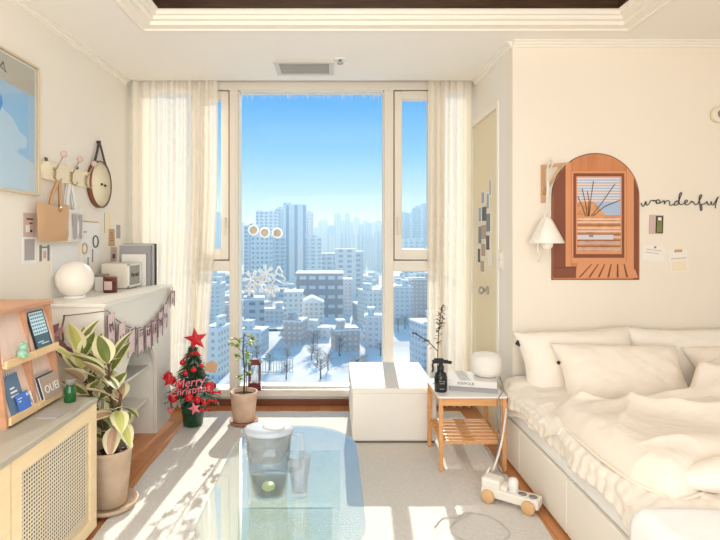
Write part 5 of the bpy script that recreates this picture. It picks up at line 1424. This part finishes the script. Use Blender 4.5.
# ---------------------------------------------------------------- the city outside, ground 34 m below the room
GZ = -34.0
m = MB((0, 800, GZ)); m.box(-1100, 1100, 20, 1700, GZ - 1, GZ); struct('ground', m, 'ground_snow', 'snow covered ground of the city outside the window')
FOOT = []
def tower(px0, px1, ptop, D, depth, fac, lb, gp=None, name='apartment_tower', snow=True, steps=None, rooftop=True, turn=0):
    while True:       # set back until it stands clear of its neighbours
        X0, X1 = (px0 - CX) / FOC * D, (px1 - CX) / FOC * D
        hw, hd = (X1 - X0) / 2, depth / 2; ct, st = abs(math.cos(turn)), abs(math.sin(turn))
        ex, ey = hw * ct + hd * st + .6, hw * st + hd * ct + .6; cxx, cyy = (X0 + X1) / 2, D + depth / 2
        if all(abs(cxx - a) > ex + c or abs(cyy - b) > ey + d for a, b, c, d in FOOT): break
        D += 3
    FOOT.append((cxx, cyy, ex, ey))
    zt = CAMZ - (ptop - CY) / FOC * D
    o = ((X0 + X1) / 2, D + depth / 2, GZ)
    t = thing(name, lb, 'building', o, gp)
    m = MB(o); m.box(X0, X1, D, D + depth, GZ, zt)
    for (a, b, h) in (steps or []):
        m.box(X0 + a * (X1 - X0), X0 + b * (X1 - X0), D + depth * .2, D + depth * .8, zt, zt + h)
    if rooftop and not steps:
        c = (X0 + X1) / 2; w = (X1 - X0) * .18; m.box(c - w, c + w, D + depth * .3, D + depth * .7, zt, zt + max(2.0, (zt - GZ) * .035))
    m.build('walls', fac, t)
    if name == 'house':
        k = (int(px0 * 7 + D * 3)) % 3; w, d = X1 - X0, depth
        if k == 0 and D > 200:
            m = MB(o); m.prism([(-w / 2 - .3, 0), (w / 2 + .3, 0), (0, w * .22)], lambda a, b: (o[0] + a, D - .3, zt + .3 + b), lambda a, b: (o[0] + a, D + depth + .3, zt + .3 + b)); m.build('gable_snow', 'snow', t)
        else:
            hx = o[0] + w * (.22 if k == 1 else -.2)
            m = MB(o); m.box(hx - w * .16, hx + w * .16, D + d * .35, D + d * .75, zt + .4, zt + 2.6); m.build('roof_hut', fac, t)
            m = MB(o); m.box(hx - w * .18, hx + w * .18, D + d * .32, D + d * .78, zt + 2.6, zt + 3.0); m.build('hut_snow', 'snow', t)
            m = MB(o); m.box(X0, X1, D - .05, D + .15, zt, zt + .9); m.build('parapet', fac, t)
    if snow:
        e_ = .25
        m = MB(o); m.box(X0 - e_, X1 + e_, D - e_, D + depth + e_, zt, zt + .5); m.build('snowy_roof', 'snow', t)
    t.rotation_euler.z = turn
    return t
G1 = 'hazy far apartment towers on the skyline'
tower(283, 306, 205, 430, 14, 'tower_band', 'tallest pale apartment tower with vertical bands left of the middle of the window', None, steps=[(.0, .35, 2.0)])
tower(256, 277, 212, 470, 14, 'tower_white', 'broad apartment tower behind the three round stickers', None, steps=[(.0, .3, 1.5), (.6, .8, 1.5)])
tower(275, 284, 209, 478, 14, 'tower_grey', 'narrow grey stair tower between the broad tower and the tallest banded tower')
tower(244, 258, 226, 400, 14, 'tower_grey', 'lower blue grey apartment block at the left window edge')
tower(251, 271, 236, 370, 13, 'tower_dots', 'pale apartment block with dotted window grid under the round stickers')
tower(271, 284, 238, 385, 13, 'tower_grey', 'plain blue grey block between the dotted block and the banded tower')
tower(305, 313, 213, 450, 14, 'tower_pale', 'slim pale tower attached right of the tallest banded tower')
tower(306, 322, 238, 400, 16, 'tower_pale', 'wide low pale block at the foot of the slim pale tower')
# skyline
for (a, b, tp, D) in ((313, 319, 228, 820), (318, 324, 221, 860), (323, 328, 220, 900), (327, 335, 226, 760), (334, 341, 214, 800), (340, 346, 221, 880), (345, 350, 214, 850), (349, 354, 223, 780), (353, 360, 218, 900), (359, 364, 225, 760), (363, 368, 221, 840), (367, 372, 224, 790), (371, 377, 223, 880), (376, 382, 221, 820), (380, 388, 226, 760),
                      (326, 332, 233, 620), (333, 339, 236, 640), (341, 349, 232, 600), (350, 356, 235, 640), (358, 366, 234, 600), (368, 374, 237, 640), (375, 383, 233, 580),
                      (234, 243, 222, 700), (212, 222, 214, 640), (222, 231, 223, 700)):
    t = tower(a, b, tp, D, 16, rnd.choice(['tower_white', 'tower_pale', 'tower_grey']), 'hazy far apartment tower in the dense skyline', G1, snow=False)
for i, (a, b, tp, D, lb) in enumerate(((401, 409, 213, 560, 'left one of the towers seen through the upper right sash'), (409, 415, 214, 590, 'slim second tower in the upper right sash'), (414, 421, 208, 570, 'tall third tower in the upper right sash'), (420, 427, 205, 560, 'tallest tower in the upper right sash by the curtain'), (426, 440, 203, 540, 'wide tower half hidden behind the right curtain'))):
    tower(a, b, tp, D, 16, ('tower_grey', 'tower_white')[i % 2], lb)
tower(403, 424, 240, 470, 14, 'tower_pale', 'long lower block beneath the towers in the upper right sash')
# middle distance
tower(335, 356, 249, 300, 12, 'tower_pale', 'plain pale office slab in front of the skyline', None, 'office_building', snow=False, rooftop=False)
tower(356, 363, 252, 306, 12, 'tower_grey', 'dark grey slab attached right of the pale office slab', None, 'office_building', rooftop=False)
tower(322, 336, 254, 340, 14, 'tower_grey', 'blue grey office block left of the pale office slab', None, 'office_building', rooftop=False)
tower(296, 343, 274, 230, 16, 'office_brown', 'long brown school like building with rows of pale windows', None, 'office_building', rooftop=False)
tower(284, 302, 293, 185, 9, 'house_cream', 'beige apartment house in front of the long brown building', None, 'apartment_house', rooftop=False)
tower(344, 352, 280, 250, 9, 'house_grey', 'small grey house right of the long brown building', None, 'apartment_house', rooftop=False)
H_ = [(300, 323, 303, 202, 10, 'house_cream', 'wide cream house with snowy roof in front of the beige apartment house'), (323, 354, 309, 202, 11, 'house_brick', 'reddish brick house with snow edged roof in the middle of the window'),
      (362, 383, 292, 202, 10, 'house_cream', 'cream corner house beside the right mullion'), (366, 386, 318, 168, 8, 'house_grey', 'grey stepped house low beside the right mullion'), (355, 370, 305, 202, 9, 'house_brick', 'brick house between brick row and cream corner house'),
      (242, 262, 300, 202, 12, 'tower_grey', 'blue grey building beneath the snowflake stickers'), (262, 284, 311, 202, 9, 'house_grey', 'grey house right of the building under the snowflake stickers'), (240, 264, 332, 158, 8, 'house_grey', 'low grey house at the lower left corner of the window'),
      (285, 304, 322, 172, 8, 'house_brick', 'small brick house with snowy flat roof left of the middle'), (306, 330, 330, 164, 8, 'house_grey', 'low grey house with wide snow roof in the middle'), (333, 358, 331, 162, 8, 'house_brick', 'low brick house with snow roof right of the middle'), (360, 384, 336, 158, 6, 'house_cream', 'low cream house just above the ottoman'),
      (394, 412, 288, 212, 10, 'house_grey', 'grey house in the lower right pane'), (412, 440, 280, 222, 10, 'house_brick', 'brick house in the lower right pane by the curtain'), (396, 418, 312, 202, 9, 'house_cream', 'cream house low in the lower right pane'), (418, 445, 325, 140, 9, 'house_grey', 'grey house lowest in the right pane behind the curtain edge'),
      (208, 220, 285, 212, 10, 'house_grey', 'grey house seen through the lower left sash'), (220, 233, 305, 202, 9, 'house_brick', 'brick house in the lower left sash beside the mullion'), (205, 222, 330, 130, 8, 'house_cream', 'cream house low in the left sash beside the curtain'),
      (268, 283, 338, 160, 6, 'house_brick', 'tiny brick annex with snow roof above the lemon plant')]
pr_h = random.Random(17)
for (a, b, tp, D, dp, fc, lb) in H_:
    tower(a, b, tp, D, dp, fc, lb, None, 'house', rooftop=False, turn=pr_h.uniform(-.22, .3))
# infill of snowy roofs further back
k = 0; pr = random.Random(31)
for D in (228, 262, 300, 345, 390):
    for i in range(9):
        px = 212 + i * 26 + pr.uniform(-8, 8); w = pr.uniform(9, 20)
        zt = GZ + pr.uniform(4, 9); tp = CY + (CAMZ - zt) * FOC / D
        tower(px - w / 2, px + w / 2, tp, D + pr.uniform(-12, 12), 9, pr.choice(['house_grey', 'house_cream', 'house_brick', 'tower_grey']), 'low snow roofed house in the crowded middle distance', 'low houses in the middle distance', 'house', rooftop=False, turn=pr.uniform(-.5, .5))
# bare snowy trees
def city_tree(seed):
    m = MB(); m2 = MB(); pr = random.Random(seed)
    m.tube([(0, 0, 0), (.1, 0, 2.2), (.0, .1, 4.5)], [.22, .16, .08], 6)
    for k in range(26):
        a = k * 2.4; z = 1.8 + 2.8 * k / 26; L_ = pr.uniform(1.3, 2.4)
        e_ = Vector((math.cos(a) * L_, math.sin(a) * L_, z + pr.uniform(.7, 1.8)))
        m.tube([(0, 0, z), e_], [.07, .03], 4)
        for j in range(3):
            b = Vector((0, 0, z)).lerp(e_, .5 + .2 * j); f = b + Vector((pr.uniform(-.8, .8), pr.uniform(-.8, .8), pr.uniform(.1, .7))); m2.tube([b, f], [.05, .03], 4)
    return m, m2
protos = []
for sd_ in (1, 2):
    t = thing('bare_tree', 'bare snow dusted tree among the snowy roofs outside', 'tree', (0, 0, GZ), 'bare winter trees outside')
    a, b = city_tree(sd_); a.build('trunk', 'bark', t); b.build('snowy_twigs', 'twigs_snow', t); protos.append(t)
n = 0; pr = random.Random(77)
for (D0, D1, p0, p1, cnt) in ((125, 150, 240, 384, 9), (300, 330, 285, 325, 16), (200, 240, 352, 384, 10), (240, 290, 244, 290, 10), (150, 180, 300, 384, 6), (180, 240, 396, 436, 7)):
    for i in range(cnt):
        for tr_ in range(60):
            D = pr.uniform(D0, D1); px = pr.uniform(p0, p1); X = (px - CX) / FOC * D; s_ = pr.uniform(.8, 1.4); q = 3.0 * s_
            if all(abs(X - a) > q + c or abs(D - b) > q + d for a, b, c, d in FOOT): break
        else: continue
        FOOT.append((X, D, q, q))
        if n < 2: protos[n].location = (X, D, GZ); protos[n].scale = (s_,) * 3
        else: dup(protos[n % 2], (X, D, GZ), pr.uniform(0, 6), scale=(s_,) * 3)
        n += 1
# snow flat with a fence below the window
m = MB((-16, 135, GZ)); 
for k in range(22): m.box(-25 + k * .7, -24.88 + k * .7, 134.9, 135.1, GZ, GZ + 4)
m.box(-25, -10, 134.95, 135.05, GZ + 3.8, GZ + 4); m.box(-25, -10, 134.95, 135.05, GZ + .3, GZ + .5)
tag(m.build('railing_fence', 'fence_green'), 'pale green railing fence on the snowy ground far below the window', 'fence')

# winter haze over the city
hz = bpy.data.materials.new('haze'); hz.use_nodes = True
nt = hz.node_tree; nt.nodes.remove(nt.nodes['Principled BSDF'])
vsn = nt.nodes.new('ShaderNodeVolumeScatter'); vsn.inputs['Color'].default_value = lin((160, 208, 255)); vsn.inputs['Density'].default_value = HAZE_D; vsn.inputs['Anisotropy'].default_value = .2
nt.links.new(vsn.outputs[0], nt.nodes['Material Output'].inputs['Volume']); MATS['haze'] = hz
m = MB((0, 800, GZ)); m.box(-1090, 1090, 90, 1690, GZ + .05, 38)
hzo = m.build('city_haze', 'haze'); tag(hzo, 'pale blue winter haze lying over the distant city', 'haze', None, 'stuff')
